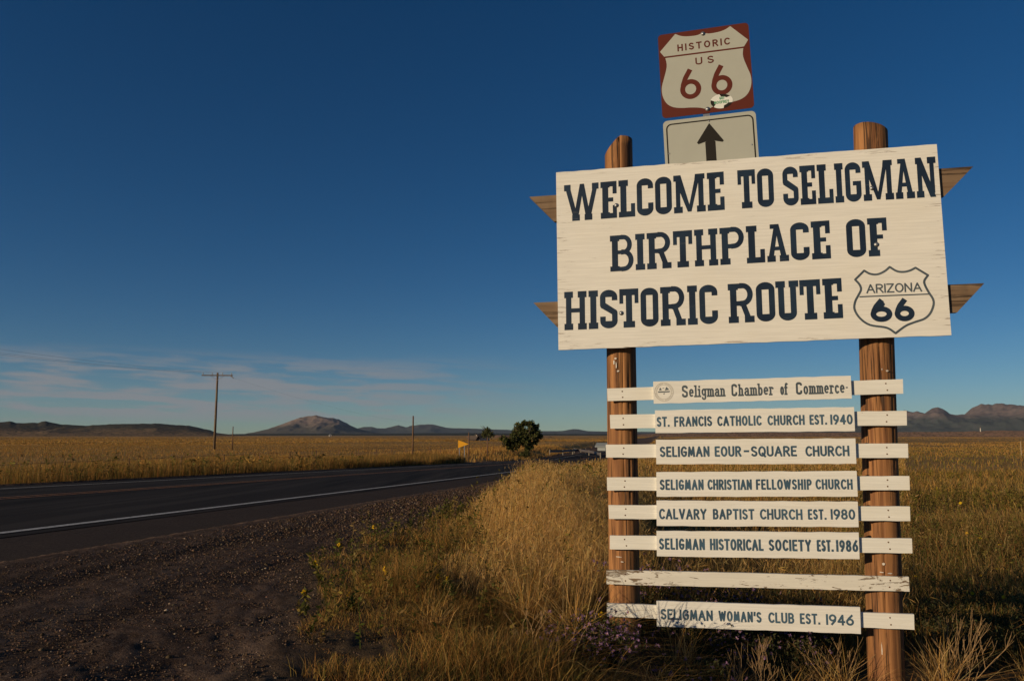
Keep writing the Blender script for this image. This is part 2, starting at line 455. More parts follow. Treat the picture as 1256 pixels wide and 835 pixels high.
def hill_mat(name, low, high, scrub, z0, z1, scale, amount=.5):
    m, t, p, o = material(name); co = t.n('ShaderNodeTexCoord').outputs['Object']
    sx = t.n('ShaderNodeSeparateXYZ'); t.l(co, sx.inputs[0])
    n1 = t.noise(co, scale, 6, .65); n2 = t.noise(co, scale * 9, 5, .7)
    h = t.m('ADD', sx.outputs[2], t.m('MULTIPLY', t.m('SUBTRACT', n1, .5), (z1 - z0) * 1.4))
    c = t.mix(t.ss(h, z0, z1), low, high)
    c = t.mix(t.m('MULTIPLY', t.ss(n2, .50, .60), amount), c, scrub)
    t.l(c, p.inputs['Base Color']); p.inputs['Roughness'].default_value = 1.0; p.inputs['Specular IOR Level'].default_value = 0
    return m
M['hill_a'] = hill_mat('scrubby_hill', (.22, .14, .075), (.075, .065, .046), (.035, .037, .026), 3, 30, .010, .9)
M['hill_b'] = hill_mat('mountain_slope', (.095, .085, .066), (.25, .18, .14), (.12, .10, .085), 40, 120, .003, .6)
M['hill_c'] = hill_mat('far_slope', (.065, .068, .06), (.14, .115, .10), (.06, .064, .064), 60, 200, .002, .5)
M['hill_r'] = hill_mat('right_range_slope', (.062, .068, .056), (.165, .122, .104), (.075, .07, .066), 110, 180, .0022, .6)
M['forest'] = hill_mat('juniper_belt', (.045, .047, .033), (.055, .055, .04), (.025, .03, .022), 0, 30, .01, .8)
M['bluff'] = hill_mat('bluff_earth', (.26, .155, .10), (.23, .14, .095), (.055, .05, .032), 0, 30, .02, .85)

hill('hill', [(-420, 528), (-300, 520), (-100, 516), (-30, 518), (0, 517.5), (12, 516), (20, 518), (47, 518.5), (51, 517), (56, 515.8), (62, 517.5), (75, 520.5), (105, 522), (142, 519.6), (190, 519.4), (232, 522), (258, 527.5), (266, 531), (290, 533.5), (320, 536)],
     2500, 900, M['hill_a'], 3, .20)
hill('hill', [(288, 533), (310, 530.4), (329, 526), (348, 519), (364, 513), (374, 510.4), (381, 510.6), (388, 508.7), (397, 511), (416, 514.5), (426, 519.5), (437, 525.4), (452, 529), (480, 533)],
     6000, 1500, M['hill_b'], 11, .25)
hill('hill', [(400, 531), (436, 526), (447, 523.2), (455, 523), (466, 526), (474, 525), (482, 522.6), (489, 520.8), (498, 524.4), (502, 522), (513, 520.4), (525, 519.6), (534, 521), (547, 524.6), (574, 525.3), (623, 527), (665, 528.6), (690, 528.6), (703, 526), (710, 526.4), (721, 528.6), (745, 529), (800, 529.5), (900, 530), (1000, 530), (1100, 531), (1160, 533)],
     9000, 2600, M['hill_c'], 23, .26)
hill('hill', [(860, 531), (900, 527), (1000, 519), (1060, 511), (1100, 506), (1112, 505), (1120, 507), (1127, 504.5), (1134.6, 506.4), (1143, 500.6), (1151, 498.5), (1157, 501), (1164.4, 506.4), (1172, 508), (1183.5, 507.4), (1193, 499.3), (1203, 494.8), (1214, 496.4), (1226.7, 494.7), (1241, 496.4), (1256, 498), (1300, 499), (1380, 508), (1480, 520), (1560, 530)],
     6800, 2200, M['hill_r'], 31, .32)
hill('hill', [(200, 534.5), (260, 533), (290, 532), (330, 531.8), (380, 531.5), (440, 532), (520, 531), (600, 531), (640, 531.5), (700, 532), (760, 532), (860, 532.5), (930, 534)],
     4000, 700, M['forest'], 41, .05)
hill('hill', [(740, 534.5), (800, 531.8), (900, 530.5), (1000, 530.2), (1060, 530), (1115, 529.6), (1150, 529.4), (1185, 529), (1200, 528.4), (1230, 527.8), (1256, 528.2), (1300, 529), (1400, 531), (1500, 534)],
     1900, 160, M['bluff'], 47, .10)
hill('hill', [(560, 535.5), (585, 534.2), (610, 533.6), (640, 534), (690, 535.5)], 900, 60, M['bluff'], 53, .08)

# ------------------------------------------------------------------ stroke and slab alphabets
def arc(cx, cy, rx, ry, a0, a1, n=14):
    return [(cx + rx * cos(R(a0 + (a1 - a0) * i / n)), cy + ry * sin(R(a0 + (a1 - a0) * i / n))) for i in range(n + 1)]
SANS = {
 'A': (.60, [[(0, 0), (.30, 1), (.60, 0)], [(.11, .34), (.49, .34)]]),
 'B': (.48, [[(0, 0), (0, 1), (.24, 1)] + arc(.24, .765, .20, .235, 90, -90) + [(0, .53)], [(.24, .53)] + arc(.25, .265, .23, .265, 90, -90) + [(0, 0)]]),
 'C': (.50, [arc(.30, .5, .30, .5, 48, 312, 20)]),
 'E': (.40, [[(.40, 1), (0, 1), (0, 0), (.40, 0)], [(0, .52), (.33, .52)]]),
 'F': (.38, [[(.38, 1), (0, 1), (0, 0)], [(0, .52), (.32, .52)]]),
 'G': (.54, [arc(.30, .5, .30, .5, 48, 318, 20) + [(.54, .45), (.32, .45)]]),
 'H': (.50, [[(0, 0), (0, 1)], [(.50, 0), (.50, 1)], [(0, .52), (.50, .52)]]),
 'I': (.0, [[(0, 0), (0, 1)]]),
 'L': (.38, [[(0, 1), (0, 0), (.38, 0)]]),
 'M': (.64, [[(0, 0), (.08, 1), (.32, .12), (.56, 1), (.64, 0)]]),
 'N': (.50, [[(0, 0), (0, 1), (.50, 0), (.50, 1)]]),
 'O': (.58, [arc(.29, .5, .29, .5, 0, 360, 26)]),
 'P': (.46, [[(0, 0), (0, 1), (.22, 1)] + arc(.22, .74, .24, .26, 90, -90) + [(0, .48)]]),
 'Q': (.58, [arc(.29, .5, .29, .5, 0, 360, 26), [(.34, .25), (.58, -.08)]]),
 'R': (.50, [[(0, 0), (0, 1), (.24, 1)] + arc(.24, .75, .23, .25, 90, -90) + [(0, .50)], [(.22, .50), (.50, 0)]]),
 'S': (.46, [arc(.23, .745, .22, .255, 40, 200, 12) + [(.10, .58), (.34, .44)] + arc(.23, .26, .23, .26, 22, -145, 12)]),
 'T': (.50, [[(0, 1), (.50, 1)], [(.25, 1), (.25, 0)]]),
 'U': (.50, [[(0, 1), (0, .28)] + arc(.25, .26, .25, .26, 180, 360) + [(.50, .28), (.50, 1)]]),
 'V': (.54, [[(0, 1), (.27, 0), (.54, 1)]]),
 'W': (.82, [[(0, 1), (.20, 0), (.41, .92), (.62, 0), (.82, 1)]]),
 'Y': (.52, [[(0, 1), (.26, .50), (.52, 1)], [(.26, .50), (.26, 0)]]),
 'Z': (.50, [[(0, 1), (.50, 1), (0, 0), (.50, 0)]]),
 "'": (.0, [[(0, .72), (.02, 1)]]), '.': (.0, [[(0, 0), (0, .02)]]), '-': (.34, [[(0, .52), (.34, .52)]]), '?': (.4, [arc(.2, .75, .2, .25, 180, -60) + [(.2, .3)], [(.2, 0), (.2, .03)]]),
 '0': (.44, [arc(.22, .5, .22, .5, 0, 360, 24)]),
 '1': (.0, [[(0, 0), (0, 1)]]),
 '4': (.46, [[(.46, .28), (0, .28), (.34, 1), (.34, 0)]]),
 '6': (.46, [[(.38, 1), (.16, .70)] + arc(.23, .30, .23, .30, 150, -210, 24)]),
 '8': (.44, [arc(.22, .76, .19, .24, -90, 270, 18), arc(.22, .26, .22, .26, 90, 450, 20)]),
 '9': (.44, [arc(.22, .70, .22, .30, -20, 340, 24), [(.44, .70), (.40, .38), (.16, 0)]]),
 # narrow lower case with little slabs
 'e': (.36, [[(.02, .36), (.36, .36)] + arc(.18, .36, .18, .31, 0, 300, 16)]),
 'l': (.14, [[(.07, 0), (.07, 1)], [(-.03, 1), (.07, 1)], [(-.04, 0), (.18, 0)]]),
 'i': (.14, [[(.07, 0), (.07, .66)], [(-.03, .66), (.07, .66)], [(-.04, 0), (.18, 0)], [(.07, .90), (.07, .94)]]),
 'g': (.40, [arc(.18, .40, .18, .27, 0, 360, 18), [(.36, .66), (.46, .66)], [(.36, .66), (.36, -.12)] + arc(.19, -.12, .17, .16, 0, -170, 10)]),
 'm': (.62, [[(.04, 0), (.04, .66)], [(-.03, .66), (.04, .66)], [(.04, .52)] + arc(.18, .52, .14, .14, 180, 0, 8) + [(.32, 0)], [(.32, .52)] + arc(.46, .52, .14, .14, 180, 0, 8) + [(.60, 0)], [(-.04, 0), (.12, 0)], [(.25, 0), (.39, 0)], [(.53, 0), (.68, 0)]]),
 'n': (.40, [[(.04, 0), (.04, .66)], [(-.03, .66), (.04, .66)], [(.04, .50)] + arc(.19, .50, .15, .16, 180, 0, 8) + [(.34, 0)], [(-.04, 0), (.12, 0)], [(.26, 0), (.43, 0)]]),
 'a': (.38, [arc(.19, .48, .15, .18, 160, 0, 8) + [(.34, 0)], [(.34, .36)] + arc(.17, .18, .17, .18, 90, 360, 14), [(.30, 0), (.43, 0)]]),
 'h': (.40, [[(.04, 0), (.04, 1)], [(-.03, 1), (.04, 1)], [(.04, .50)] + arc(.19, .50, .15, .16, 180, 0, 8) + [(.34, 0)], [(-.04, 0), (.12, 0)], [(.26, 0), (.43, 0)]]),
 'b': (.38, [[(.04, 0), (.04, 1)], [(-.04, 1), (.04, 1)], arc(.20, .33, .17, .33, 0, 360, 18)]),
 'r': (.30, [[(.06, 0), (.06, .66)], [(-.03, .66), (.06, .66)], [(.06, .48)] + arc(.20, .50, .14, .16, 180, 30, 8), [(-.04, 0), (.18, 0)]]),
 'o': (.36, [arc(.18, .33, .18, .33, 0, 360, 18)]),
 'f': (.26, [[(.08, 0), (.08, .80)] + arc(.20, .84, .12, .16, 180, 40, 8), [(-.03, .62), (.22, .62)], [(-.03, 0), (.20, 0)]]),
 'c': (.32, [arc(.18, .33, .18, .33, 45, 315, 16)]),
}
def stroke_polys(pts, wd):
    """square-capped brush stroke as convex polygons"""
    out = []; h = wd / 2; P = [Vector(q) for q in pts]; closed = (P[0] - P[-1]).length < 1e-6
    for i in range(len(P) - 1):
        a, b = P[i], P[i + 1]; d = b - a
        if d.length < 1e-7: continue
        d.normalize(); n = Vector((-d.y, d.x)) * h
        a2 = a - d * (h if (i == 0 and not closed) else 0); b2 = b + d * (h if (i == len(P) - 2 and not closed) else 0)
        out.append([a2 - n, b2 - n, b2 + n, a2 + n])
    js = range(len(P)) if closed else range(1, len(P) - 1)
    for i in js:
        out.append([P[i] + Vector((cos(2 * pi * k / 10 + .1), sin(2 * pi * k / 10 + .1))) * h for k in range(10)])
    return [[(q.x, q.y) for q in poly] for poly in out]

def union_mesh(polys, y):
    """flat union of 2-D polygons (x, z) as a mesh at depth y, without overlapping faces"""
    vs, fs = [], []
    for poly in polys:
        area = sum(poly[i][0] * poly[(i + 1) % len(poly)][1] - poly[(i + 1) % len(poly)][0] * poly[i][1] for i in range(len(poly)))
        if abs(area) < 1e-10: continue
        if area < 0: poly = poly[::-1]
        fs.append(list(range(len(vs), len(vs) + len(poly)))); vs += [Vector(q) for q in poly]
    r = delaunay_2d_cdt(vs, [], fs, 0, 1e-6)
    V = [(q[0], y, q[1]) for q in r[0]]; F = [f for f, src in zip(r[2], r[5]) if len(src)]
    return V, F

def sans_line(words, wd, base=None, kern=.07):
    """words: list of (text, x0, x1, z0, height, z1) ; every word is fitted to its span, baseline tilts z0->z1"""
    polys = []
    for text, x0, x1, z0, hgt, z1 in words:
        sw = wd * hgt; gap = (wd + kern) * hgt
        nat = [SANS[c][0] * hgt for c in text]; nat_sum = sum(nat)
        avail = (x1 - x0) - sw - gap * (len(text) - 1)
        if avail < nat_sum * .55 and nat_sum > 0:
            gap = max(sw * 1.22, ((x1 - x0) - sw - nat_sum * .62) / max(1, len(text) - 1)); avail = (x1 - x0) - sw - gap * (len(text) - 1)
        k = avail / nat_sum if nat_sum > 1e-6 else 1.0
        x = x0 + sw / 2
        for c, nw in zip(text, nat):
            for st_ in SANS[c][1]:
                pts = []
                for (a, b) in st_:
                    X = x + a * hgt * k; Z = b * (hgt - sw) + sw / 2
                    pts.append((X, Z + z0 + (z1 - z0) * (X - x0) / max(1e-6, x1 - x0)))
                polys += stroke_polys(pts, sw)
            x += nw * k + gap
    return polys

def slab_glyph(c):
    """slab-serif capitals as polygon unions in a box of height 1 -> (width, polygons)"""
    P = []
    def Rc(x0, y0, x1, y1): P.append([(x0, y0), (x1, y0), (x1, y1), (x0, y1)])
    def cap(w_, top, h=.20):
        if top: P.append([(0, .81)] + [(w_, .81)] + arc(w_ / 2, .81, w_ / 2, .19, 0, 180, 12)[1:-1])
        else: P.append([(w_, .19), (0, .19)] + arc(w_ / 2, .19, w_ / 2, .19, 180, 360, 12)[1:-1])
    sl = .165
    if c == 'I':
        Rc(.045, .1, .205, .9); Rc(0, 0, .25, sl); Rc(0, 1 - sl, .25, 1); return .25, P
    if c in 'EF':
        Rc(.05, .1, .22, .9); Rc(0, .86, .46, 1); Rc(0, 1 - sl, .26, 1); Rc(.345, .66, .46, .9); Rc(.2, .45, .36, .56)
        if c == 'E': Rc(0, 0, .46, .14); Rc(0, 0, .26, sl); Rc(.345, .1, .46, .35)
        else: Rc(0, 0, .27, sl)
        return .46, P
    if c == 'L':
        Rc(.05, .1, .22, .9); Rc(0, 1 - sl, .27, 1); Rc(0, 0, .46, .15); Rc(.345, .1, .46, .36); return .46, P
    if c in 'OCGU':
        W = .46; a, b = .145, .315
        cap(W, False); Rc(0, .19, a, .82)
        if c != 'U':
            cap(W, True)
        if c == 'O': Rc(b, .19, W, .82)
        if c == 'C': Rc(b, .72, W, .82); Rc(b, .18, W, .34)
        if c == 'G': Rc(b, .72, W, .82); Rc(b, .18, W, .50); Rc(.22, .41, W, .52)
        if c == 'U':
            W = .50; P.clear(); P.append([(W - .03, .19), (.03, .19)] + arc(W / 2, .19, W / 2 - .03, .19, 180, 360, 12)[1:-1])
            Rc(.03, .18, .175, .9); Rc(W - .175, .18, W - .03, .9); Rc(-.03, 1 - sl, .205, 1); Rc(W - .205, 1 - sl, W + .03, 1)
        return W, P
    if c == 'S':
        W = .46; cap(W, True); cap(W, False); Rc(.315, .72, W, .82); Rc(0, .18, .145, .31)
        P.append([(0, .82), (0, .60), (.02, .54), (.145, .66), (.145, .82)]); P.append([(.02, .54), (.315, .36), (.44, .46), (.145, .66)])
        P.append([(.315, .18), (W, .18), (W, .41), (.44, .46), (.315, .36)]); return W, P
    if c == 'T':
        Rc(0, .83, .50, 1); Rc(0, .62, .10, .9); Rc(.40, .62, .50, .9); Rc(.17, .1, .33, .9); Rc(.10, 0, .40, sl); return .50, P
    if c == 'H':
        Rc(.045, .1, .19, .9); Rc(.41, .1, .555, .9); Rc(.15, .45, .45, .56)
        for x in (0, .365): Rc(x, 0, x + .235, sl); Rc(x, 1 - sl, x + .235, 1)
        return .60, P
    if c in 'PRB':
        Rc(.05, .1, .21, .9); Rc(0, 1 - sl, .25, 1)
        if c == 'B':
            Rc(.1, .875, .38, 1); Rc(.1, .47, .38, .575); Rc(.1, 0, .38, .12); Rc(0, 0, .25, .14)
            P.extend(stroke_polys(arc(.36, .73, .165, .21, 92, -92, 14), .125)); P.extend(stroke_polys(arc(.37, .293, .19, .235, 92, -92, 14), .13)); return .625, P
        Rc(.1, .87, .36, 1); Rc(.1, .43, .36, .55); P.extend(stroke_polys(arc(.36, .715, .19, .225, 92, -92, 16), .135))
        if c == 'P': Rc(0, 0, .26, sl); return .62, P
        Rc(0, 0, .25, sl); P.append([(.30, .47), (.44, .47), (.56, .12), (.42, .12)]); Rc(.40, 0, .64, sl); return .64, P
    if c == 'W':
        P.append([(.03, .93), (.17, .93), (.40, .06), (.27, .06)]); P.append([(.27, .06), (.40, .06), (.58, 1), (.46, 1)])
        P.append([(.46, 1), (.58, 1), (.76, .06), (.63, .06)]); P.append([(.63, .06), (.76, .06), (.97, .93), (.84, .93)])
        Rc(0, .83, .19, 1); Rc(.81, .83, 1.0, 1); Rc(.23, 0, .45, sl); Rc(.59, 0, .81, sl); return 1.0, P
    if c == 'M':
        P.append([(.0, 1), (.20, 1), (.48, .02), (.38, .02)]); P.append([(.38, .02), (.48, .02), (.72, .93), (.60, .93)]); P.append([(.60, 1), (.86, 1), (.86, .86), (.58, .86)])
        Rc(.06, .1, .18, .9); Rc(0, .84, .12, 1); Rc(.68, .1, .82, .9); Rc(.0, 0, .24, sl); Rc(.63, 0, .87, sl); return .87, P
    if c == 'A':
        P.append([(.03, .1), (.16, .1), (.30, 1), (.20, 1)]); P.append([(.20, 1), (.31, 1), (.49, .1), (.35, .1)]); Rc(.09, .88, .30, 1)
        Rc(.11, .30, .40, .40); Rc(0, 0, .21, sl); Rc(.31, 0, .54, sl); return .54, P
    if c == 'N':
        Rc(.045, .1, .17, .9); Rc(.40, .1, .52, .9); P.append([(0, 1), (.17, 1), (.54, .0), (.38, .0)])
        Rc(0, .84, .12, 1); Rc(0, 0, .21, sl); Rc(.34, .84, .58, 1); return .58, P
    return .3, P

def slab_line(text, x0, x1, z0, z1, hgt, hgt1=None, gap=.055):
    gl = [slab_glyph(c) for c in text]; nat = sum(g_[0] for g_ in gl) + gap * (len(gl) - 1); k = (x1 - x0) / nat; x = x0; polys = []
    hgt1 = hgt1 or hgt
    for wd_, P in gl:
        for poly in P:
            q = []
            for a, b in poly:
                X = x + a * k; f = (X - x0) / (x1 - x0); q.append((X, z0 + (z1 - z0) * f + b * (hgt + (hgt1 - hgt) * f)))
            polys.append(q)
        x += (wd_ + gap) * k
    return polys

# ------------------------------------------------------------------ the welcome sign
OX, OY = 1.50492739, 4.98363891; OZ = 1.19909485; YAW = -0.19156685
SG = g1(OX, OY) - .02                     # ground at the sign
dzv = OZ + CZ - SG                        # local z of the panel's centre
sign = thing('welcome_sign', 'white wooden welcome board with navy slab lettering on two round brown posts', 'sign', (OX, OY, SG), YAW)
Zl = lambda v: v + dzv

def shift_mat_edge():   # the rim wear of the panel is keyed to its own centre height
    for nd in M['panel'].node_tree.nodes:
        pass
M['panel'] = painted_wood('white_panel_paint', (.84, .805, .72), .1, 1.0, edge=(0, dzv, 1.22, .615))

def board(poly, y0, y1, seed, jag=.0015, n=14):
    """a sawn board from its four corners (x, v): slightly uneven edges, real thickness"""
    rr = random.Random(seed); (a, b, c, d) = poly; pts = []
    def edge(p, q, k):
        for i in range(k):
            f = i / k; pts.append((p[0] + (q[0] - p[0]) * f, Zl(p[1] + (q[1] - p[1]) * f) + (rr.uniform(-jag, jag) if 0 < i else 0)))
    edge(d, c, n); edge(c, b, 2); edge(b, a, n); edge(a, d, 2)
    bm = prism(pts, y0, y1)
    return bm

# posts
def post_bm(base_u, top_u, v_top_l, v_top_r, rad_b, rad_t, yc, grooves, seed):
    n, m_ = 72, 60; z_bot = -.25; rr = np.random.default_rng(seed)
    bm = bmesh.new(); rings = []
    for j in range(m_ + 1):
        f = j / m_; ring = []
        for k in range(n):
            a = 2 * pi * k / n; rad = rad_b + (rad_t - rad_b) * f
            rad *= 1 + .007 * float(vnoise(a * 9, f * 2.5, 1.0, seed + 5)) + .006 * float(vnoise(a * 17, f * 5, 1.0, seed + 6)) + .012 * sin(3 * a + seed) + .008 * float(vnoise(a * 3, f * 9, 1.0, seed))
            for ga, gw, gd, g0, g1_ in grooves:
                d = (a - ga - .05 * float(vnoise(f * 6, 0, 1.0, seed + 3)) + pi) % (2 * pi) - pi
                e = min(1, max(0, (f - g0) * 14)) * min(1, max(0, (g1_ - f) * 14))
                rad -= gd * math.exp(-(d / gw) ** 2) * e
            cx = base_u + (top_u - base_u) * f
            x = cx + rad * cos(a); y = yc + rad * sin(a)
            fx = min(1, max(0, (x - (top_u - rad_t)) / (2 * rad_t)))
            zt = Zl(v_top_l(fx)); z = z_bot + (zt - z_bot) * f
            ring.append(bm.verts.new((x, y, z)))
        rings.append(ring)
    for j in range(m_):
        for k in range(n): bm.faces.new((rings[j][k], rings[j][(k + 1) % n], rings[j + 1][(k + 1) % n], rings[j + 1][k]))
    bm.faces.new(rings[-1]); bm.faces.new(rings[0][::-1])
    return bm
lt = lambda f: .760 + .108 * min(1, f / .55) if f < .55 else .868 + .004 * (f - .55)
rt = lambda f: .848 - .055 * f ** 1.6
pl_ = obj('post', post_bm(-.812, -.797, lt, None, .104, .097, .17, [(R(275), .035, .022, .0, 1.1), (R(300), .03, .012, .1, .6), (R(235), .03, .010, .3, .9)], 5), M['post'], sign, True)
pl_['label'] = 'left brown post with a slanted rounded top'
pr_ = obj('post', post_bm(.770, .869, rt, None, .105, .103, .17, [(R(262), .03, .024, .0, .93), (R(225), .03, .012, .2, .8), (R(310), .03, .012, .4, 1.0)], 9), M['post'], sign, True)
pr_['label'] = 'right brown post with a long drying crack'

# smears of old white paint on the posts
def smear(parent, ucx, rad, spots, yc=.17):
    polys = []; rr_ = random.Random(8); bm = bmesh.new()
    for (a0, v0, w_, h_) in spots:
        n = 14; vs = []
        for k in range(n):
            q = 2 * pi * k / n; r = rr_.uniform(.55, 1.1); a = a0 + w_ * r * cos(q) / rad; z = Zl(v0) + h_ * r * sin(q)
            vs.append(bm.verts.new((ucx + rad * cos(a), yc + rad * sin(a), z)))
        bm.faces.new(vs)
    return obj('paint_smear', bm, M['smear'], parent)
M['smear'] = plain('old_white_paint', (.62, .56, .48), .8, 0, .25, 60)
smear(pl_, -.80, .1065, [(R(243), -.715, .006, .020), (R(252), -.735, .005, .028), (R(249), -.69, .012, .006), (R(259), -.775, .010, .006), (R(248), -1.99, .028, .003), (R(262), -2.02, .012, .004)])
smear(pr_, .845, .107, [(R(278), -.80, .010, .007), (R(262), -.79, .004, .006)])
smear(pr_, .790, .107, [(R(262), -1.985, .010, .010), (R(255), -2.035, .016, .004), (R(280), -2.04, .018, .004), (R(243), -2.50, .003, .055)])

# panel
panel = obj('panel', board([(-1.2218, .605), (1.2140, .630), (1.2234, -.591), (-1.2138, -.632)], 0, .019, 3, .0018, 40), M['panel'], sign)
rows = []
rows += slab_line('WELCOME', -1.1669, -.0995, Zl(.252), Zl(.2756), .257, .262)
rows += slab_line('TO', -.0122, .214, Zl(.278), Zl(.280), .261)
rows += slab_line('SELIGMAN', .272, 1.199, Zl(.280), Zl(.2877), .262)
rows += slab_line('BIRTHPLACE', -.8577, .5475, Zl(-.110), Zl(-.080), .247, .250)
rows += slab_line('OF', .646, .889, Zl(-.079), Zl(-.0772), .248)
rows += slab_line('HISTORIC', -1.1718, -.165, Zl(-.4995), Zl(-.482), .262, .260)
rows += slab_line('ROUTE', -.098, .602, Zl(-.481), Zl(-.467), .258)
def lens_marks(name, polys, y, mat, parent):
    V, F = union_mesh(polys, y)
    bm = bmesh.new(); vs = [bm.verts.new(q) for q in V]
    for f in F:
        try: bm.faces.new([vs[i] for i in f])
        except ValueError: pass
    for f in bm.faces:
        f.normal_update()
        if f.normal.y > 0: f.normal_flip()
    return obj(name, bm, mat, parent)
lens_marks('lettering', rows, -.0009, M['navy'], panel)
shield = [(0.8927, -0.1499), (0.9313, -0.1777), (0.9696, -0.1849), (1.0086, -0.178), (1.0429, -0.1611), (1.1121, -0.2117), (1.089, -0.2458), (1.0923, -0.2774), (1.1118, -0.3235), (1.1316, -0.3625), (1.1325, -0.4007), (1.1104, -0.4521), (1.0736, -0.4856), (1.0154, -0.5055), (0.9631, -0.5277), (0.9044, -0.5713), (0.8538, -0.5352), (0.7579, -0.5152), (0.7016, -0.4715), (0.6718, -0.4143), (0.6775, -0.365), (0.6992, -0.3233), (0.716, -0.2884), (0.7092, -0.2563), (0.6845, -0.2233), (0.7412, -0.1672), (0.7748, -0.1891), (0.8169, -0.1944), (0.8601, -0.1769)]
SHARP = {0, 4, 5, 15, 24, 25}
def smooth_outline(pts, sharp, k=5):
    n = len(pts); out = []
    for i in range(n):
        p1, p2 = Vector(pts[i]), Vector(pts[(i + 1) % n])
        p0 = Vector(pts[i - 1]) if i not in sharp else p1 - (p2 - p1) * .5
        p3 = Vector(pts[(i + 2) % n]) if (i + 1) % n not in sharp else p2 + (p2 - p1) * .5
        for q in range(k):
            u = q / k
            v = .5 * ((2 * p1) + (p2 - p0) * u + (2 * p0 - 5 * p1 + 4 * p2 - p3) * u * u + (-p0 + 3 * p1 - 3 * p2 + p3) * u ** 3)
            out.append((v.x, v.y))
    return out
so = [(x, Zl(v)) for x, v in smooth_outline(shield, SHARP)]
em = stroke_polys(so + [so[0]], .013) + stroke_polys([(.7085, Zl(-.3342)), (1.1114, Zl(-.3305))], .008)
em += sans_line([('ARIZONA', .747, 1.073, Zl(-.314), .059, Zl(-.314))], .155)
lens_marks('shield_emblem', em, -.0011, M['gray_blue'], panel)
def six(x0, x1, z0, z1, wd, hook=False):
    w_ = x1 - x0 - wd; h_ = z1 - z0 - wd; cx = x0 + wd / 2; cz = z0 + wd / 2
    pts = [(.46, 1.0), (.22, .76), (.06, .50)] + arc(.5, .30, .5, .30, 155, -205, 28)
    P = stroke_polys([(cx + a * w_, cz + b * h_) for a, b in pts], wd)
    if hook: P += stroke_polys([(cx + .46 * w_, cz + h_), (cx + .62 * w_, cz + .86 * h_), (cx + .50 * w_, cz + .76 * h_)], wd * .75)
    return P
lens_marks('numerals', six(.764, .892, Zl(-.498), Zl(-.3545), .033, True) + six(.905, 1.021, Zl(-.498), Zl(-.355), .033), -.0013, M['navy'], panel)
def dome(x, y, z, r, d=.6, n=12, washer=True):
    bm = bmesh.new(); bmesh.ops.create_uvsphere(bm, u_segments=n, v_segments=8, radius=r)
    for v in bm.verts: v.co = Vector((v.co.x + x, v.co.y * d + y, v.co.z + z))
    if washer: tube(bm, [(x, y + .004, z), (x, y - .0012, z)], r * 1.5, n)
    return bm
for (u, v) in [(-.8105, .3468), (-.7899, -.3938), (.8154, .3664), (.8228, -.0023)]:
    obj('bolt', dome(u, -.002, Zl(v), .010), M['steel'], panel, True)

# brown planks behind the panel, ends cut to points
for (vL, vR, xl0, xl1, xr0, xr1, hL) in [(.449, .478, -1.414, -1.24, 1.424, 1.245, .185), (-.300, -.2695, -1.388, -1.218, 1.438, 1.272, .180)]:
    poly = [(xl0, Zl(vL)), (xl1, Zl(vL - hL)), (xr1, Zl(vR - hL + .002)), (xr0, Zl(vR))]
    obj('brace_plank', prism(poly, .022, .058), M['arm'], sign)

# rails and name boards
RL = [[(-0.8943, -0.8927), (0.9409, -0.8549), (0.9381, -0.9458), (-0.8917, -0.9769)], [(-0.8785, -1.0679), (0.9514, -1.0515), (0.9482, -1.1415), (-0.8761, -1.1583)], [(-0.9083, -1.2634), (0.9475, -1.2531), (0.9449, -1.3402), (-0.9063, -1.3489)], [(-0.9039, -1.4774), (0.9442, -1.4507), (0.9426, -1.5355), (-0.903, -1.5625)], [(-0.8964, -1.6561), (0.937, -1.6337), (0.9348, -1.7208), (-0.894, -1.7446)], [(-0.8903, -1.8505), (0.9376, -1.8247), (0.9354, -1.9119), (-0.8916, -1.9382)], [(-0.9173, -2.0697), (0.9068, -2.0524), (0.9069, -2.1386), (-0.916, -2.1597)], [(-0.9156, -2.2794), (0.9239, -2.2707), (0.9211, -2.3598), (-0.9168, -2.3609)]]
NB = {0: [(-0.5905, -0.8522), (0.6323, -0.8311), (0.632, -0.9744), (-0.5899, -0.9973)], 1: [(-0.583, -1.0405), (0.6419, -1.0269), (0.6402, -1.1764), (-0.5825, -1.188)], 2: [(-0.5808, -1.2308), (0.6404, -1.2208), (0.6383, -1.3773), (-0.5816, -1.3884)], 3: [(-0.5828, -1.4397), (0.6375, -1.4213), (0.6363, -1.5773), (-0.5841, -1.5953)], 4: [(-0.5857, -1.6202), (0.6348, -1.608), (0.6323, -1.7607), (-0.5877, -1.7802)], 5: [(-0.5899, -1.8121), (0.6306, -1.7936), (0.6282, -1.9531), (-0.5908, -1.9701)], 7: [(-0.5995, -2.2482), (0.6162, -2.2372), (0.6135, -2.3934), (-0.6003, -2.4035)]}
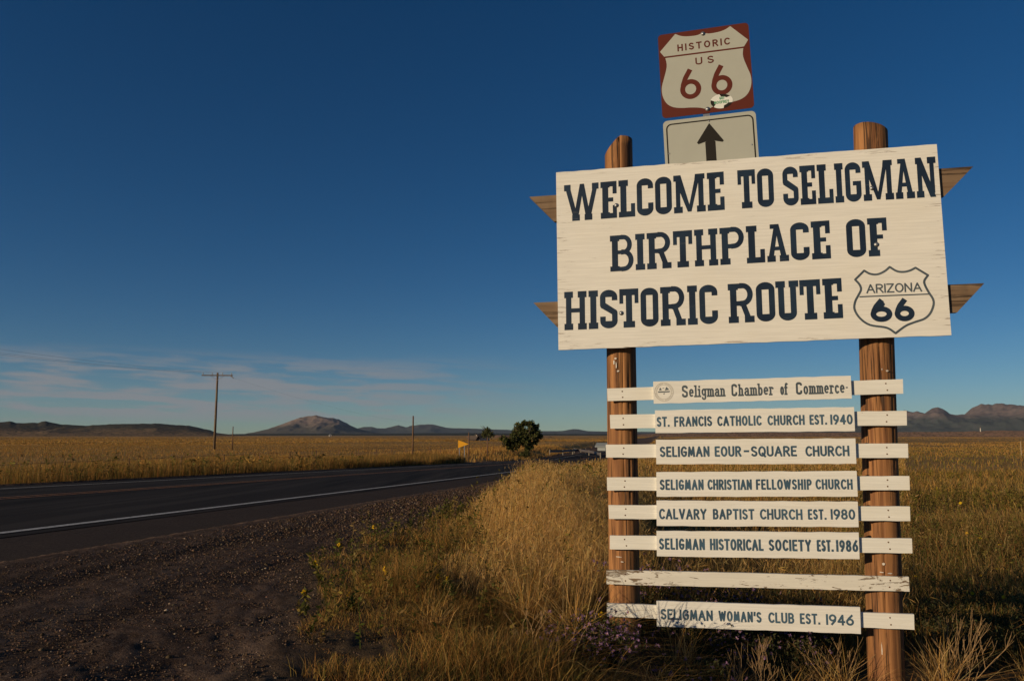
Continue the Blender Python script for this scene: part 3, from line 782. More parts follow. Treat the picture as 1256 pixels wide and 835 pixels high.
TX = {
 1: [('ST.', -.573, -.491, -1.148, .065), ('FRANCIS', -.462, -.222, -1.147, .065), ('CATHOLIC', -.190, .084, -1.144, .064), ('CHURCH', .120, .345, -1.140, .063), ('EST.', .374, .478, -1.137, .063), ('1940', .498, .630, -1.136, .063)],
 2: [('SELIGMAN', -.558, -.244, -1.343, .068), ('EOUR', -.212, -.047, -1.339, .067), ('-', -.032, .001, -1.337, .066), ('SQUARE', .012, .290, -1.337, .066), ('CHURCH', .341, .601, -1.334, .065)],
 3: [('SELIGMAN', -.563, -.287, -1.553, .067), ('CHRISTIAN', -.263, .010, -1.548, .066), ('FELLOWSHIP', .035, .370, -1.543, .065), ('CHURCH', .392, .610, -1.537, .063)],
 4: [('CALVARY', -.572, -.274, -1.738, .067), ('BAPTIST', -.235, .019, -1.732, .066), ('CHURCH', .052, .307, -1.727, .065), ('EST.', .339, .448, -1.722, .064), ('1980', .473, .616, -1.719, .064)],
 5: [('SELIGMAN', -.576, -.290, -1.928, .071), ('HISTORICAL', -.259, .067, -1.923, .071), ('SOCIETY', .098, .350, -1.918, .071), ('EST.', .383, .481, -1.914, .071), ('1986', .496, .623, -1.912, .071)],
 7: [('SELIGMAN', -.576, -.254, -2.360, .066), ("WOMAN'S", -.219, .039, -2.356, .065), ('CLUB', .079, .232, -2.352, .064), ('EST.', .265, .383, -2.350, .064), ('1946', .417, .577, -2.349, .064)],
}
BLAB = {0: 'chamber of commerce name board with round emblem', 1: 'catholic church name board', 2: 'four square church name board', 3: 'christian fellowship church name board', 4: 'baptist church name board', 5: 'historical society name board', 7: "woman's club name board at the bottom"}
for i, q in enumerate(RL):
    y0 = .036
    rail = obj('rail', board(q, y0, y0 + .022, 20 + i, .0012, 24), M['peel'] if i == 6 else M['rail'], sign)
    if i == 6: rail['label'] = 'bare rail with peeling white paint'
    for ux in (-.79, .845 - .008 * i):
        f = (ux - q[0][0]) / (q[1][0] - q[0][0]); zt = q[0][1] + (q[1][1] - q[0][1]) * f; zb = q[3][1] + (q[2][1] - q[3][1]) * f
        for h in (.27, .73):
            obj('nail', dome(ux + random.uniform(-.006, .006), y0 - .0005, Zl(zb + (zt - zb) * h), .0048, .5, 8, False), M['rust'], rail)
    if i not in NB: continue
    b = NB[i]; nb_ = obj('name_board', board(b, .016, .034, 40 + i, .0016, 22), M['board'], sign); nb_['label'] = BLAB[i]
    y = .0152
    if i == 0:
        pol = []
        for wtx, a, e in [('S', -.407, -.370), ('C', -.095, -.060), ('C', .301, .338)]:
            zb_ = -.959 + (a + .407) * .0172
            pol += slab_line(wtx, a, e, Zl(zb_), Zl(zb_), .080)
        for wtx, a, e in [('eligman', -.362, -.134), ('hamber', -.052, .164), ('of', .205, .251), ('ommerce', .346, .592)]:
            zb_ = -.959 + (a + .407) * .0172; ze = -.959 + (e + .407) * .0172
            pol += sans_line([(wtx, a, e, Zl(zb_), .078, Zl(ze))], .135, kern=.06)
        pol += stroke_polys([(.603, Zl(-.905)), (.607, Zl(-.905))], .008)
        lens_marks('lettering', pol, y, M['gray_blue'], nb_)
        ex, ez = -.522, Zl(-.921); ring = lambda r, n=40: [(ex + r * cos(2 * pi * k / n), ez + r * sin(2 * pi * k / n)) for k in range(n + 1)]
        pol = stroke_polys(ring(.060), .0022) + stroke_polys(ring(.047), .0018)
        for k in range(44):
            a = 2 * pi * k / 44
            if k % 11 in (0,): continue
            pol += stroke_polys([(ex + .0505 * cos(a), ez + .0505 * sin(a)), (ex + .056 * cos(a), ez + .056 * sin(a))], .0022)
        lens_marks('emblem_ring', pol, y, plain('emblem_gray', (.40, .36, .29), .7), nb_)
        pol = [[(ex - .040, ez + .004), (ex + .040, ez + .006), (ex + .034, ez - .002), (ex - .036, ez - .004)],
               [(ex - .032, ez + .010), (ex - .024, ez + .030), (ex - .014, ez + .012)], [(ex + .006, ez + .010), (ex + .016, ez + .034), (ex + .034, ez + .014)],
               [(ex - .012, ez + .022), (ex - .002, ez + .028), (ex + .002, ez + .024)], [(ex - .006, ez - .012), (ex + .004, ez - .006), (ex + .002, ez - .018)]]
        lens_marks('emblem_scene', pol, y, M['gray_blue'], nb_)
    else:
        words = TX[i]; pol = []
        for (wtx, a, e, zb_, hg) in words:
            ze = zb_ + (e - a) * .012 * (1 if i != 7 else .8)
            pol += sans_line([(wtx, a, e, Zl(zb_), hg, Zl(ze))],   .185)
        lens_marks('lettering', pol, y, M['blue'], nb_)

# ------------------------------------------------------------------ the route marker above the panel
yawm = -.2319; tl = .03005
mk = thing('route_marker', 'brown and white historic route shield with arrow plate above the welcome board', 'road sign', (1.3267, 5.0633 + .02, SG), yawm)
zc = 2.4799 + CZ - SG; ct, st_ = cos(tl), sin(tl)
def ML(u, v):   # plate coordinates 0..1 (v up) -> local x, z with the plate's small tilt
    a, b = (u - .5) * .6096, (v - .5) * .6096
    return (a * ct - b * st_, zc + a * st_ + b * ct)
def rrect(u0, u1, v0, v1, r, n=5):
    out = []
    for (cx, cy, a0) in [(u1 - r, v1 - r, 0), (u0 + r, v1 - r, 90), (u0 + r, v0 + r, 180), (u1 - r, v0 + r, 270)]:
        out += [ML(cx + r * cos(R(a0 + 90 * k / n)), cy + r * sin(R(a0 + 90 * k / n))) for k in range(n + 1)]
    return out
bmp = bmesh.new(); x_, z_ = ML(.5, .95); x2, z2 = ML(.5, -.95)
add_box(bmp, -.022, .022, .004, .034, z2, z_ - .005)
obj('steel_post', bmp, M['steel'], mk)
plate = obj('route_plate', prism(rrect(0, 1, 0, 1, .045), -.0015, .0015), M['marker_brown'], mk)
RS = [(0.197, 0.985), (0.25, .955), (0.32, 0.937), (0.428, 0.932), (0.5, 0.948), (0.575, 0.932), (0.68, 0.937), (0.75, .955), (0.803, 0.985), (0.985, 0.795), (0.929, 0.712), (0.918, .64), (0.926, 0.573), (0.957, .47), (0.985, 0.376), (0.987, 0.289), (.965, .21), (0.923, 0.15), (.86, .113), (0.772, 0.095), (.68, .088), (0.576, 0.071), (0.503, 0.040), (0.424, 0.071), (.32, .088), (0.228, 0.095), (.14, .113), (.077, .15), (.035, .21), (0.013, 0.289), (0.015, 0.376), (.043, .47), (0.074, 0.573), (.082, .64), (0.071, 0.712), (0.015, 0.795)]
rs = [ML(a, b) for a, b in smooth_outline(RS, {0, 8, 9, 10, 22, 34, 35}, 4)]
lens_marks('shield_face', [rs], -.0022, M['marker_white'], plate)
Zm = lambda v: ML(.5, v)[1]; Xm = lambda u: ML(u, .5)[0]
def msans(txt, u0, u1, v0, hv, wd, kern=.2):
    pol = sans_line([(txt, u0, u1, v0, hv, v0)], wd, kern=kern)
    return [[ML(a, b) for a, b in q] for q in pol]
mt = [[ML(.062, .712), ML(.938, .704), ML(.938, .722), ML(.062, .730)]]
mt += msans('HISTORIC', .211, .787, .770, .083, .19, .3) + msans('U', .401, .476, .581, .085, .18) + msans('S', .532, .602, .580, .086, .18)
mt += [[ML(a, b) for a, b in q] for q in six(.214, .446, .187, .541, .055) + six(.557, .785, .188, .541, .055)]
lens_marks('lettering', mt, -.0029, M['marker_brown'], plate)
for u, v in ((.502, .941), (.501, .046)):
    x_, z_ = ML(u, v); obj('bolt', dome(x_, -.004, z_, .010), M['steel'], plate, True)
# round sticker with ragged black blotches and tiny green words
sk = [ML(.655 + .118 * cos(2 * pi * k / 32), .118 + .083 * sin(2 * pi * k / 32)) for k in range(32)]
stk = lens_marks('sticker', [sk], -.0034, M['black'], plate)
rr = random.Random(4)
blob = [ML(.655 + (.088 + .034 * (1 if math.sin(3 * a + 1) > -.1 else -.25)) * cos(a), .118 + (.060 + .024 * (1 if math.sin(3 * a + 1) > -.1 else -.3)) * sin(a)) for a in [2 * pi * k / 40 for k in range(40)]]
lens_marks('sticker_face', [blob], -.0038, M['sticker'], plate)
lens_marks('sticker_lettering', msans('GOT', .635, .690, .135, .036, .2, .1) + msans('MOOFRE?', .575, .735, .090, .036, .2, .05), -.0042, M['green_ink'], plate)
ap = obj('arrow_plate', prism(rrect(.003, 1.009, -.80, -.035, .05), -.0015, .0015), M['marker_white'], mk)
bd = rrect(.041, .975, -.76, -.082, .055)
ar = stroke_polys(bd + [bd[0]], .009)
ar += [[ML(*q) for q in ((.507, -.118), (.363, -.330), (.380, -.349), (.452, -.330), (.452, -.62), (.562, -.62), (.562, -.330), (.635, -.352), (.653, -.342))][0:1] + [ML(.363, -.330), ML(.378, -.350), ML(.507, -.315)]]
ar += [[ML(.507, -.118), ML(.507, -.315), ML(.638, -.352), ML(.653, -.338)], [ML(.452, -.335), ML(.507, -.30), ML(.562, -.335), ML(.562, -.62), ML(.452, -.62)]]
lens_marks('arrow', ar, -.0024, M['black'], ap)
for u, v in ((.507, -.095), (.055, -.42), (.945, -.42)):
    x_, z_ = ML(u, v); obj('bolt', dome(x_, -.0025, z_, .0055, .5, 8, False), M['steel'], ap)

# ------------------------------------------------------------------ vegetation
def leafmat(name, trans=.3, rough=.8):
    m = bpy.data.materials.new(name); m.use_nodes = True; t = NT(m.node_tree)
    out = t.n('ShaderNodeOutputMaterial'); a = t.n('ShaderNodeAttribute', attribute_name='col')
    d = t.n('ShaderNodeBsdfDiffuse'); tr = t.n('ShaderNodeBsdfTranslucent'); mx = t.n('ShaderNodeMixShader'); mx.inputs[0].default_value = trans
    t.l(a.outputs['Color'], d.inputs[0]); t.l(a.outputs['Color'], tr.inputs[0]); t.l(d.outputs[0], mx.inputs[1]); t.l(tr.outputs[0], mx.inputs[2]); t.l(mx.outputs[0], out.inputs[0])
    return m
M['blade'] = leafmat('grass_blade', .38)
M['leaf'] = leafmat('leaf', .22)
M['petal'] = leafmat('petal', .3)
M['twig'] = leafmat('dry_twig', .0)
M['bark'] = timber('bark', (.10, .07, .05), (.06, .045, .035))

class Soup:
    """many small faces gathered into one mesh"""
    def __init__(s): s.V = []; s.P = {3: [], 4: [], 5: [], 6: []}; s.C = []; s.n = 0
    def add(s, V, polys, C):
        for p in polys: s.P.setdefault(p.shape[-1], []).append(p.reshape(-1, p.shape[-1]) + s.n)
        s.V.append(V); s.C.append(C); s.n += len(V)
    def blades(s, P, H, W, lean, az, col, tip=1.25, bend=2.0):
        n = len(P); lv = np.array([0, .38, .72, 1.0]); wv = np.array([1, .85, .55])
        d = np.stack([np.cos(az), np.sin(az), 0 * az], -1); ph = rng.uniform(0, pi, n)
        pr = np.stack([np.cos(ph), np.sin(ph), 0 * ph], -1)
        V = np.zeros((n, 7, 3)); C = np.zeros((n, 7, 3))
        for k, l_ in enumerate(lv):
            c = P + d * (H * lean * l_ ** bend)[:, None]; c[:, 2] += H * l_ * (1 - .35 * np.minimum(lean, 1.6) * l_)
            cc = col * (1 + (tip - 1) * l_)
            if k < 3:
                V[:, 2 * k] = c - pr * (W * wv[k] / 2)[:, None]; V[:, 2 * k + 1] = c + pr * (W * wv[k] / 2)[:, None]; C[:, 2 * k] = cc; C[:, 2 * k + 1] = cc
            else: V[:, 6] = c; C[:, 6] = cc
        i = np.arange(n)[:, None] * 7
        s.add(V.reshape(-1, 3), [i + np.array([[0, 1, 3, 2]]), i + np.array([[2, 3, 5, 4]]), i + np.array([[4, 5, 6]])], C.reshape(-1, 3))
        return V[:, 6]
    def diamonds(s, P, D, L, W, col, up=None):
        """leaf-shaped quads starting at P along unit D"""
        n = len(P); r = rng.normal(size=(n, 3)) if up is None else up
        side = np.cross(D, r); side /= np.linalg.norm(side, axis=1)[:, None] + 1e-9
        V = np.stack([P, P + D * (L * .45)[:, None] + side * (W / 2)[:, None], P + D * L[:, None], P + D * (L * .45)[:, None] - side * (W / 2)[:, None]], 1)
        i = np.arange(n)[:, None] * 4
        s.add(V.reshape(-1, 3), [i + np.array([[0, 1, 2, 3]])], np.repeat(col, 4, 0))
    def discs(s, P, N, rad, col, k=6):
        n = len(P); a = np.cross(N, rng.normal(size=(n, 3))); a /= np.linalg.norm(a, axis=1)[:, None] + 1e-9; b = np.cross(N, a)
        V = np.stack([P + (a * cos(2 * pi * q / k) + b * sin(2 * pi * q / k)) * rad[:, None] for q in range(k)], 1)
        i = np.arange(n)[:, None] * k
        s.add(V.reshape(-1, 3), [i + np.arange(k)[None]], np.repeat(col, k, 0))
    def obj(s, name, mat, parent=None):
        V = np.concatenate(s.V); C = np.clip(np.concatenate(s.C), 0, 1)
        return arr_obj(name, V, [np.concatenate(p) for p in s.P.values() if p], mat, C, parent)

def unit(v): return v / (np.linalg.norm(v, axis=1)[:, None] + 1e-9)
def scatter(n, y0, y1, k0, k1, power=1.0):
    """points between bearings k0..k1 (x / y) and depths y0..y1; power 1 is even on the ground"""
    u = rng.random(n); y = (y0 ** (power + 1) + u * (y1 ** (power + 1) - y0 ** (power + 1))) ** (1 / (power + 1))
    x = y * rng.uniform(k0, k1, n); return x, y
def pal(n, cols, p, jit=.16):
    c = np.array(cols)[rng.choice(len(cols), n, p=np.array(p) / np.sum(p))]
    return c * (1 + rng.normal(0, jit, (n, 1))) * (1 + rng.normal(0, .05, (n, 3)))
def ground_pts(x, y, sink=.02): return np.stack([x, y, gz(x, y) - sink], -1)
STRAW = (.46, .275, .085); GOLD = (.42, .225, .058); TAN = (.50, .33, .13); RUST = (.32, .145, .042); OLIVE = (.17, .13, .032); GREEN = (.095, .10, .024); BROWN = (.14, .078, .028); DRAB = (.25, .165, .06)

# tall golden grass left of and behind the sign
sp_ = Soup()
def tall(n, y0, y1, k0, k1, h0, h1, w0, mask=None, cols=(STRAW, GOLD, TAN, RUST, DRAB), p=(4, 4, 2, 1.6, 1.2), lean=(.03, .45), power=1.0, seed=True, ramp=None):
    x, y = scatter(n, y0, y1, k0, k1, power); T = tt(x, y)
    ok = (T < edge_t(y) - .12)
    if mask is not None: ok &= mask(x, y, T)
    cl = vnoise(x, y, 1.7, 31); ok &= cl + rng.normal(0, .35, n) > -.45
    x, y, cl = x[ok], y[ok], cl[ok]; n = len(x)
    if n == 0: return
    H = rng.uniform(h0, h1, n) * (1 + .22 * vnoise(x, y, .9, 33)) * (1 if ramp is None else ramp(x, y)); W = w0 * rng.uniform(.6, 1.3, n) * np.clip(y / 9, .8, 6)
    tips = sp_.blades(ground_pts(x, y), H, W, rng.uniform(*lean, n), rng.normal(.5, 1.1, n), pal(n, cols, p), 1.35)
    if seed:   # loose seed heads
        q = rng.random(n) < .45; tp = tips[q]; m_ = len(tp)
        for k in range(2):
            D = unit(rng.normal(0, .5, (m_, 3)) + np.array([.2, .1, -1.0 + 1.5 * k])); L = rng.uniform(.05, .10, m_)
            sp_.diamonds(tp - np.array([0, 0, .04]), D, L, W[q] * 1.5, pal(m_, (TAN, STRAW), (1, 1)))
core = lambda x, y, T: (x > -.36 - .035 * (y - 6) + .30 * vnoise(x, y, 1.1, 3) + rng.normal(0, .16, len(x))) & (y > 5.25 + .3 * np.abs(x) + rng.normal(0, .15, len(x))) & ~((x > .55) & (y < 5.75))
rmp = lambda x, y: np.clip(.42 + (x + .35 + .03 * (y - 6) + .25 * vnoise(x, y, .8, 35)) * .75, .25, 1) * np.clip(.72 + .05 * (y - 5.5), .6, 1)
tall(36000, 5.3, 13, -.09, .16, .48, .80, .0044, core, ramp=rmp, cols=((.52, .32, .11), (.56, .33, .10), TAN, RUST, DRAB), p=(4, 3.4, 2.4, 1.0, .6))
tall(9000, 12, 26, -.06, .16, .40, .66, .0050, core, ramp=rmp)
tall(9000, 5.9, 9, .15, .48, .38, .68, .0042, lambda x, y, T: rng.random(len(x)) < .75, cols=(STRAW, DRAB, BROWN, RUST, OLIVE), p=(2.6, 2, 1.5, 1, 1))
tall(15000, 9, 26, .12, .50, .32, .56, .0050, None, cols=(GOLD, DRAB, OLIVE, RUST, BROWN), p=(2, 2, 2, 1.2, 1))
tall(15000, 24, 60, -.03, .5, .3, .55, .0055, None, cols=(GOLD, STRAW, OLIVE, RUST), p=(2.5, 2, 2, 1))
tag(sp_.obj('tall_grass', M['blade']), kind='stuff')

# mixed weeds along the gravel edge
sp_ = Soup()
def weeds(n, y0, y1, mask, h0, h1, cols, p, w0=.005, kx=(-.36, .10), gap=-.3):
    x, y = scatter(n, y0, y1, kx[0], kx[1], .6); T = tt(x, y)
    ok = mask(x, y, T) & (vnoise(x, y, 2.6, 41) + rng.normal(0, .3, n) > gap)
    x, y = x[ok], y[ok]; n = len(x); hh = np.clip(.7 + .5 * vnoise(x, y, 2.1, 43), .2, 1.4); T = tt(x, y)
    H = rng.uniform(h0, h1, n) * hh * np.clip((edge_t(y) - T) / .8, .35, 1)
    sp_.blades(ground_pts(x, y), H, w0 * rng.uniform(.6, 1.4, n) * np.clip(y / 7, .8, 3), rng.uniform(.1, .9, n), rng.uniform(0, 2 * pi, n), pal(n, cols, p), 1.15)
vm = lambda x, y, T: (T < edge_t(y) + .22 * vnoise(x, y, 1.9, 44)) & (T > edge_t(y) - 3.2) & (x < .35)
weeds(34000, 3.5, 5.8, lambda x, y, T: (T < edge_t(y) + .3 * vnoise(x, y, 1.9, 44)) & (x < .5), .16, .40, (GOLD, STRAW, DRAB, OLIVE, GREEN, RUST), (2.4, 2.0, 1.6, 1.6, 1.3, 1.6), .0038, (-.36, .10), -2)
weeds(60000, 3.9, 11, vm, .13, .40, (GOLD, STRAW, DRAB, OLIVE, GREEN, RUST), (2.6, 1.8, 2, 1.6, 1.1, 1.5), .0042)
weeds(16000, 10, 24, vm, .15, .40, (GOLD, DRAB, OLIVE, RUST, STRAW), (2.2, 2, 1.6, 1.2, 1.4))
def leafy(n, y0, y1, mask, h0, h1, kx, cols, p, ls=.03, nl=14, power=.6, flower=0.0, sparse=0):
    """broad-leaved weeds: stem blade, leaf quads up its length, sometimes a yellow head"""
    x, y = scatter(n, y0, y1, kx[0], kx[1], power); T = tt(x, y); ok = mask(x, y, T)
    if sparse: ok &= vnoise(x, y, sparse, 51) > .05
    x, y = x[ok], y[ok]; n = len(x)
    if n == 0: return
    P = ground_pts(x, y); H = rng.uniform(h0, h1, n); ln = rng.uniform(.05, .35, n); az_ = rng.uniform(0, 2 * pi, n); cc = pal(n, cols, p)
    tip = sp_.blades(P, H, np.full(n, .006) * np.clip(y / 8, .8, 5), ln, az_, cc * .8, 1.0)
    f = rng.uniform(.12, 1, (n, nl)); d = np.stack([np.cos(az_), np.sin(az_), 0 * az_], -1)
    Q = P[:, None] + d[:, None] * (H[:, None] * ln[:, None] * f ** 2)[..., None]; Q[..., 2] += H[:, None] * f * (1 - .35 * ln[:, None] * f)
    D = unit(rng.normal(0, 1, (n * nl, 3)) * np.array([1, 1, .5]) + np.array([0, 0, .35]))
    sc = np.repeat(np.clip(y / 9, .8, 4), nl); L = ls * rng.uniform(.6, 1.5, n * nl) * sc
    sp_.diamonds(Q.reshape(-1, 3), D, L, L * .42, np.repeat(cc, nl, 0) * (1 + rng.normal(0, .15, (n * nl, 1))))
    if flower:
        q = rng.random(n) < flower; m_ = q.sum()
        sp_.discs(tip[q], unit(rng.normal(0, .5, (m_, 3)) + np.array([-.5, -.5, .6])), .016 * np.clip(y[q] / 8, .9, 4), pal(m_, ((.62, .40, .02),), (1,), .12), 7)
leafy(900, 4.0, 12, vm, .14, .34, (-.36, .06), (GREEN, OLIVE, DRAB), (2, 2, 1), .035, 16)
leafy(330, 6, 24, lambda x, y, T: (T < edge_t(y) - .3) & (x > -.6), .45, .75, (-.06, .16), (OLIVE, GREEN, (.17, .15, .03)), (2, 1.4, 1.5), .035, 14, 1, .03)
tag(sp_.obj('verge_weeds', M['blade']), kind='stuff')

# field beyond the road: sunflower weeds on the bank, then golden grass
sp_ = Soup()
def lfield(n, y0, y1, t0, t1, h0, h1, w0, cols, p, seed=0, power=.5):
    s = y0 + (y1 - y0) * rng.random(n) ** (1 / (power + 1)); T = rng.uniform(t0, t1, n)
    x = s * .1874 - T * .9823; y = s * .9823 + T * .1874
    ok = (y > 6) & (x / y > -.78) & (x / y < .15) & (vnoise(x, y, .35, 61 + seed) + rng.normal(0, .4, n) > -.35)
    x, y = x[ok], y[ok]; n = len(x)
    H = rng.uniform(h0, h1, n) * (1 + .3 * vnoise(x, y, .25, 62)); W = w0 * rng.uniform(.6, 1.3, n) * np.clip(y / 14, .8, 5)
    sp_.blades(ground_pts(x, y), H, W, rng.uniform(.03, .5, n), rng.uniform(0, 2 * pi, n), pal(n, cols, p), 1.2)
lfield(60000, -6, 60, 15.1, 18.8, .35, .72, .005, (GOLD, DRAB, OLIVE, BROWN, RUST), (2, 1.8, 2.4, 2, 1.4))
lfield(52000, -6, 60, 18, 34, .26, .46, .006, (GOLD, DRAB, RUST, OLIVE, STRAW), (2.6, 2, 1.4, 1.2, 1), 1)
lfield(16000, 40, 140, 15.1, 26, .25, .5, .010, (GOLD, STRAW, RUST), (3, 2, 1), 2)
lfield(90000, 0, 160, 30, 115, .15, .30, .008, (GOLD, RUST, DRAB, OLIVE), (3, 1.2, 1.6, .8), 3)
leafy(1500, 6, 42, lambda x, y, T: (T > 15.2) & (T < 17.5 + .03 * y), .5, .85, (-.72, -.12), (OLIVE, (.20, .16, .045), DRAB, GOLD), (2, 2, 1.4, 1.4), .04, 16, .5, 0)
tag(sp_.obj('field_grass', M['blade']), kind='stuff')

# pasture right of and behind the sign
sp_ = Soup()
def pasture(n, y0, y1, k0, k1, h0, h1, w0, cols, p, power=.8, sd=0):
    x, y = scatter(n, y0, y1, k0, k1, power); T = tt(x, y); ok = (T < -1.2) & (vnoise(x, y, .9 if y1 < 40 else .2, 71 + sd) + rng.normal(0, .35, n) > -.35)
    x, y = x[ok], y[ok]; n = len(x)
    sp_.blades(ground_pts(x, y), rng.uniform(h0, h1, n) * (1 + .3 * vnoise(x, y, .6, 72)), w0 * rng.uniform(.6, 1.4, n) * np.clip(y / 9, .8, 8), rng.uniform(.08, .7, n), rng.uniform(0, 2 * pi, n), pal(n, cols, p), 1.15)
pasture(30000, 5.6, 15, .40, .74, .25, .55, .006, (DRAB, OLIVE, BROWN, RUST, GREEN, STRAW, TAN), (2.4, 1.6, 1.6, 1.2, .9, 1.4, .7))
pasture(26000, 14, 40, .1, .74, .22, .45, .007, (DRAB, OLIVE, BROWN, GOLD, STRAW), (2.2, 1.8, 1, 1.8, .8), 1, 1)
pasture(26000, 38, 170, .05, .76, .2, .42, .006, (GOLD, OLIVE, DRAB, (.22, .18, .03)), (2.2, 1.6, 1.2, 1.4), .8, 2)
leafy(1500, 6, 13, lambda x, y, T: T < -2, .28, .55, (.42, .74), (OLIVE, DRAB, BROWN, GREEN), (2, 1.5, 1, 1.4), .028, 16, .8, .008)
leafy(900, 11, 22, lambda x, y, T: T < -2, .3, .55, (.36, .74), (OLIVE, DRAB, (.18, .15, .03)), (2, 1, 1.2), .026, 18, .8, .012, .35)
leafy(2600, 30, 75, lambda x, y, T: T < -2, .3, .5, (.15, .76), ((.22, .165, .03), OLIVE), (2, 1), .022, 12, .8, 0, .06)
leafy(700, 5.6, 8, lambda x, y, T: (x > .6) & (T < -.3), .25, .5, (.08, .42), (GREEN, OLIVE, BROWN), (2, 2, 1), .026, 18, .8, 0)
tag(sp_.obj('pasture_grass', M['blade']), kind='stuff')
sp_ = Soup()
for (n, y0, y1, cols_, p_) in ((120000, 90, 420, (GOLD, (.36, .20, .06), DRAB), (2, 2, 1)), (90000, 400, 1700, (GOLD, (.34, .195, .065), DRAB), (2, 2, 1))):
    x, y = scatter(n, y0, y1, -.76, .76, .45); T = tt(x, y); ok = ((T < 3.8) | (T > 15.5)) & (vnoise(x, y * .35, 9.0 / y0 * 2, 91) + rng.normal(0, .5, n) > -.4); x, y = x[ok], y[ok]; n = len(x)
    sp_.blades(ground_pts(x, y, .1), rng.uniform(.18, .36, n), .0013 * y * rng.uniform(.5, 1.5, n), rng.uniform(.1, .8, n), rng.uniform(0, 2 * pi, n), pal(n, cols_, p_, .08) * (1 + .25 * vnoise(x, y * .3, 4.0 / y0, 92))[:, None], 1.1)
tag(sp_.obj('plain_grass', M['blade']), kind='stuff')

# loose stones on the pull-out
n = 120000; x, y = scatter(n, 2.6, 20, -.72, .02, .1); T = tt(x, y); ok = (T > edge_t(y) - .5 * rng.random(n)) & (T < 4.1); x, y = x[ok], y[ok]
xe, ye = rng.uniform(-.45, .42, 3000), rng.uniform(4.0, 4.42, 3000); x, y = np.concatenate([x, xe]), np.concatenate([y, ye]); n = len(x)
base_v = np.array([(0, 0, 1), (1, 0, 0), (0, 1, 0), (-1, 0, 0), (0, -1, 0), (0, 0, -1)], float); base_f = np.array([(0, 1, 2), (0, 2, 3), (0, 3, 4), (0, 4, 1), (5, 2, 1), (5, 3, 2), (5, 4, 3), (5, 1, 4)])
size = np.exp(rng.normal(math.log(.0050), .42, n)) * np.clip(y / 6, .8, 2); a = rng.uniform(0, 2 * pi, n)
lump = .016 * vnoise(x, y, 1.1, 1) + .012 * vnoise(x, y, 3.1, 2); lump *= np.clip((4.0 - tt(x, y)) / 1.6, .12, 1) * (tt(x, y) > edge_t(y) - .5)
Vs = base_v[None] * rng.uniform(.6, 1.25, (n, 6, 1)) * size[:, None, None] * np.array([1, 1, .65]); ca, sa = np.cos(a)[:, None], np.sin(a)[:, None]
Vs = np.stack([Vs[..., 0] * ca - Vs[..., 1] * sa, Vs[..., 0] * sa + Vs[..., 1] * ca, Vs[..., 2]], -1) + np.stack([x, y, gz(x, y) + lump], -1)[:, None]
tag(arr_obj('gravel', Vs.reshape(-1, 3), [(np.arange(n)[:, None, None] * 6 + base_f[None]).reshape(-1, 3)], M['twig'], np.repeat(pal(n, ((.11, .068, .042), (.17, .11, .07), (.07, .045, .03), (.30, .22, .16)), (3, 2.4, 1.6, .35)), 6, 0)), kind='stuff')

# ---- single plants
def at_px(px, y):
    a, e = px_dir(px, 533); return math.tan(a) * y
def aster(label, x, y, h, r, seed, nst=46, fl=1.0):
    global rng
    rng = np.random.default_rng(seed)
    o = thing('aster_bush', label, 'plant', (x, y, g1(x, y)), 0, 'purple asters growing round the welcome sign')
    s = Soup(); P = np.stack([rng.normal(0, r * .30, nst), rng.normal(0, r * .22, nst), np.full(nst, -.02)], -1); az_ = np.arctan2(P[:, 1], P[:, 0]) + rng.normal(0, .6, nst)
    H = h * rng.uniform(.65, 1.05, nst); ln = rng.uniform(.1, .8, nst) * r / h
    tip = s.blades(P, H, np.full(nst, .004), ln, az_, pal(nst, (BROWN, OLIVE), (1, 1)), 1.0)
    nl = 44; f = rng.uniform(.25, 1, (nst, nl)); d = np.stack([np.cos(az_), np.sin(az_), 0 * az_], -1)
    Q = P[:, None] + d[:, None] * (H[:, None] * ln[:, None] * f ** 2)[..., None]; Q[..., 2] += H[:, None] * f * (1 - .35 * np.minimum(ln, 1.6)[:, None] * f)
    Q += rng.normal(0, .028, Q.shape); m_ = nst * nl
    s.diamonds(Q.reshape(-1, 3), unit(rng.normal(0, 1, (m_, 3)) + np.array([0, 0, .4])), rng.uniform(.016, .036, m_), rng.uniform(.006, .011, m_), pal(m_, ((.045, .05, .022), (.075, .075, .03), (.10, .075, .04)), (2, 2, 1)))
    s.obj('foliage', M['leaf'], o)
    s = Soup(); q = rng.integers(0, nst, int(nst * 2.6 * fl)); m_ = len(q)
    if m_:
        C = tip[q] + rng.normal(0, .035, (m_, 3)) - np.array([0, 0, .02]); N = unit(rng.normal(0, .7, (m_, 3)) + np.array([-.2, -.4, .7]))
        for k in range(7):
            D = unit(np.cross(N, rng.normal(size=(m_, 3))) + N * .15); s.diamonds(C, D, np.full(m_, .0145), np.full(m_, .0065), pal(m_, ((.25, .13, .27), (.33, .19, .32)), (1, 1)), N)
        s.discs(C + N * .002, N, np.full(m_, .0042), pal(m_, ((.32, .2, .05),), (1,)))
        s.obj('flowers', M['petal'], o)
    return o
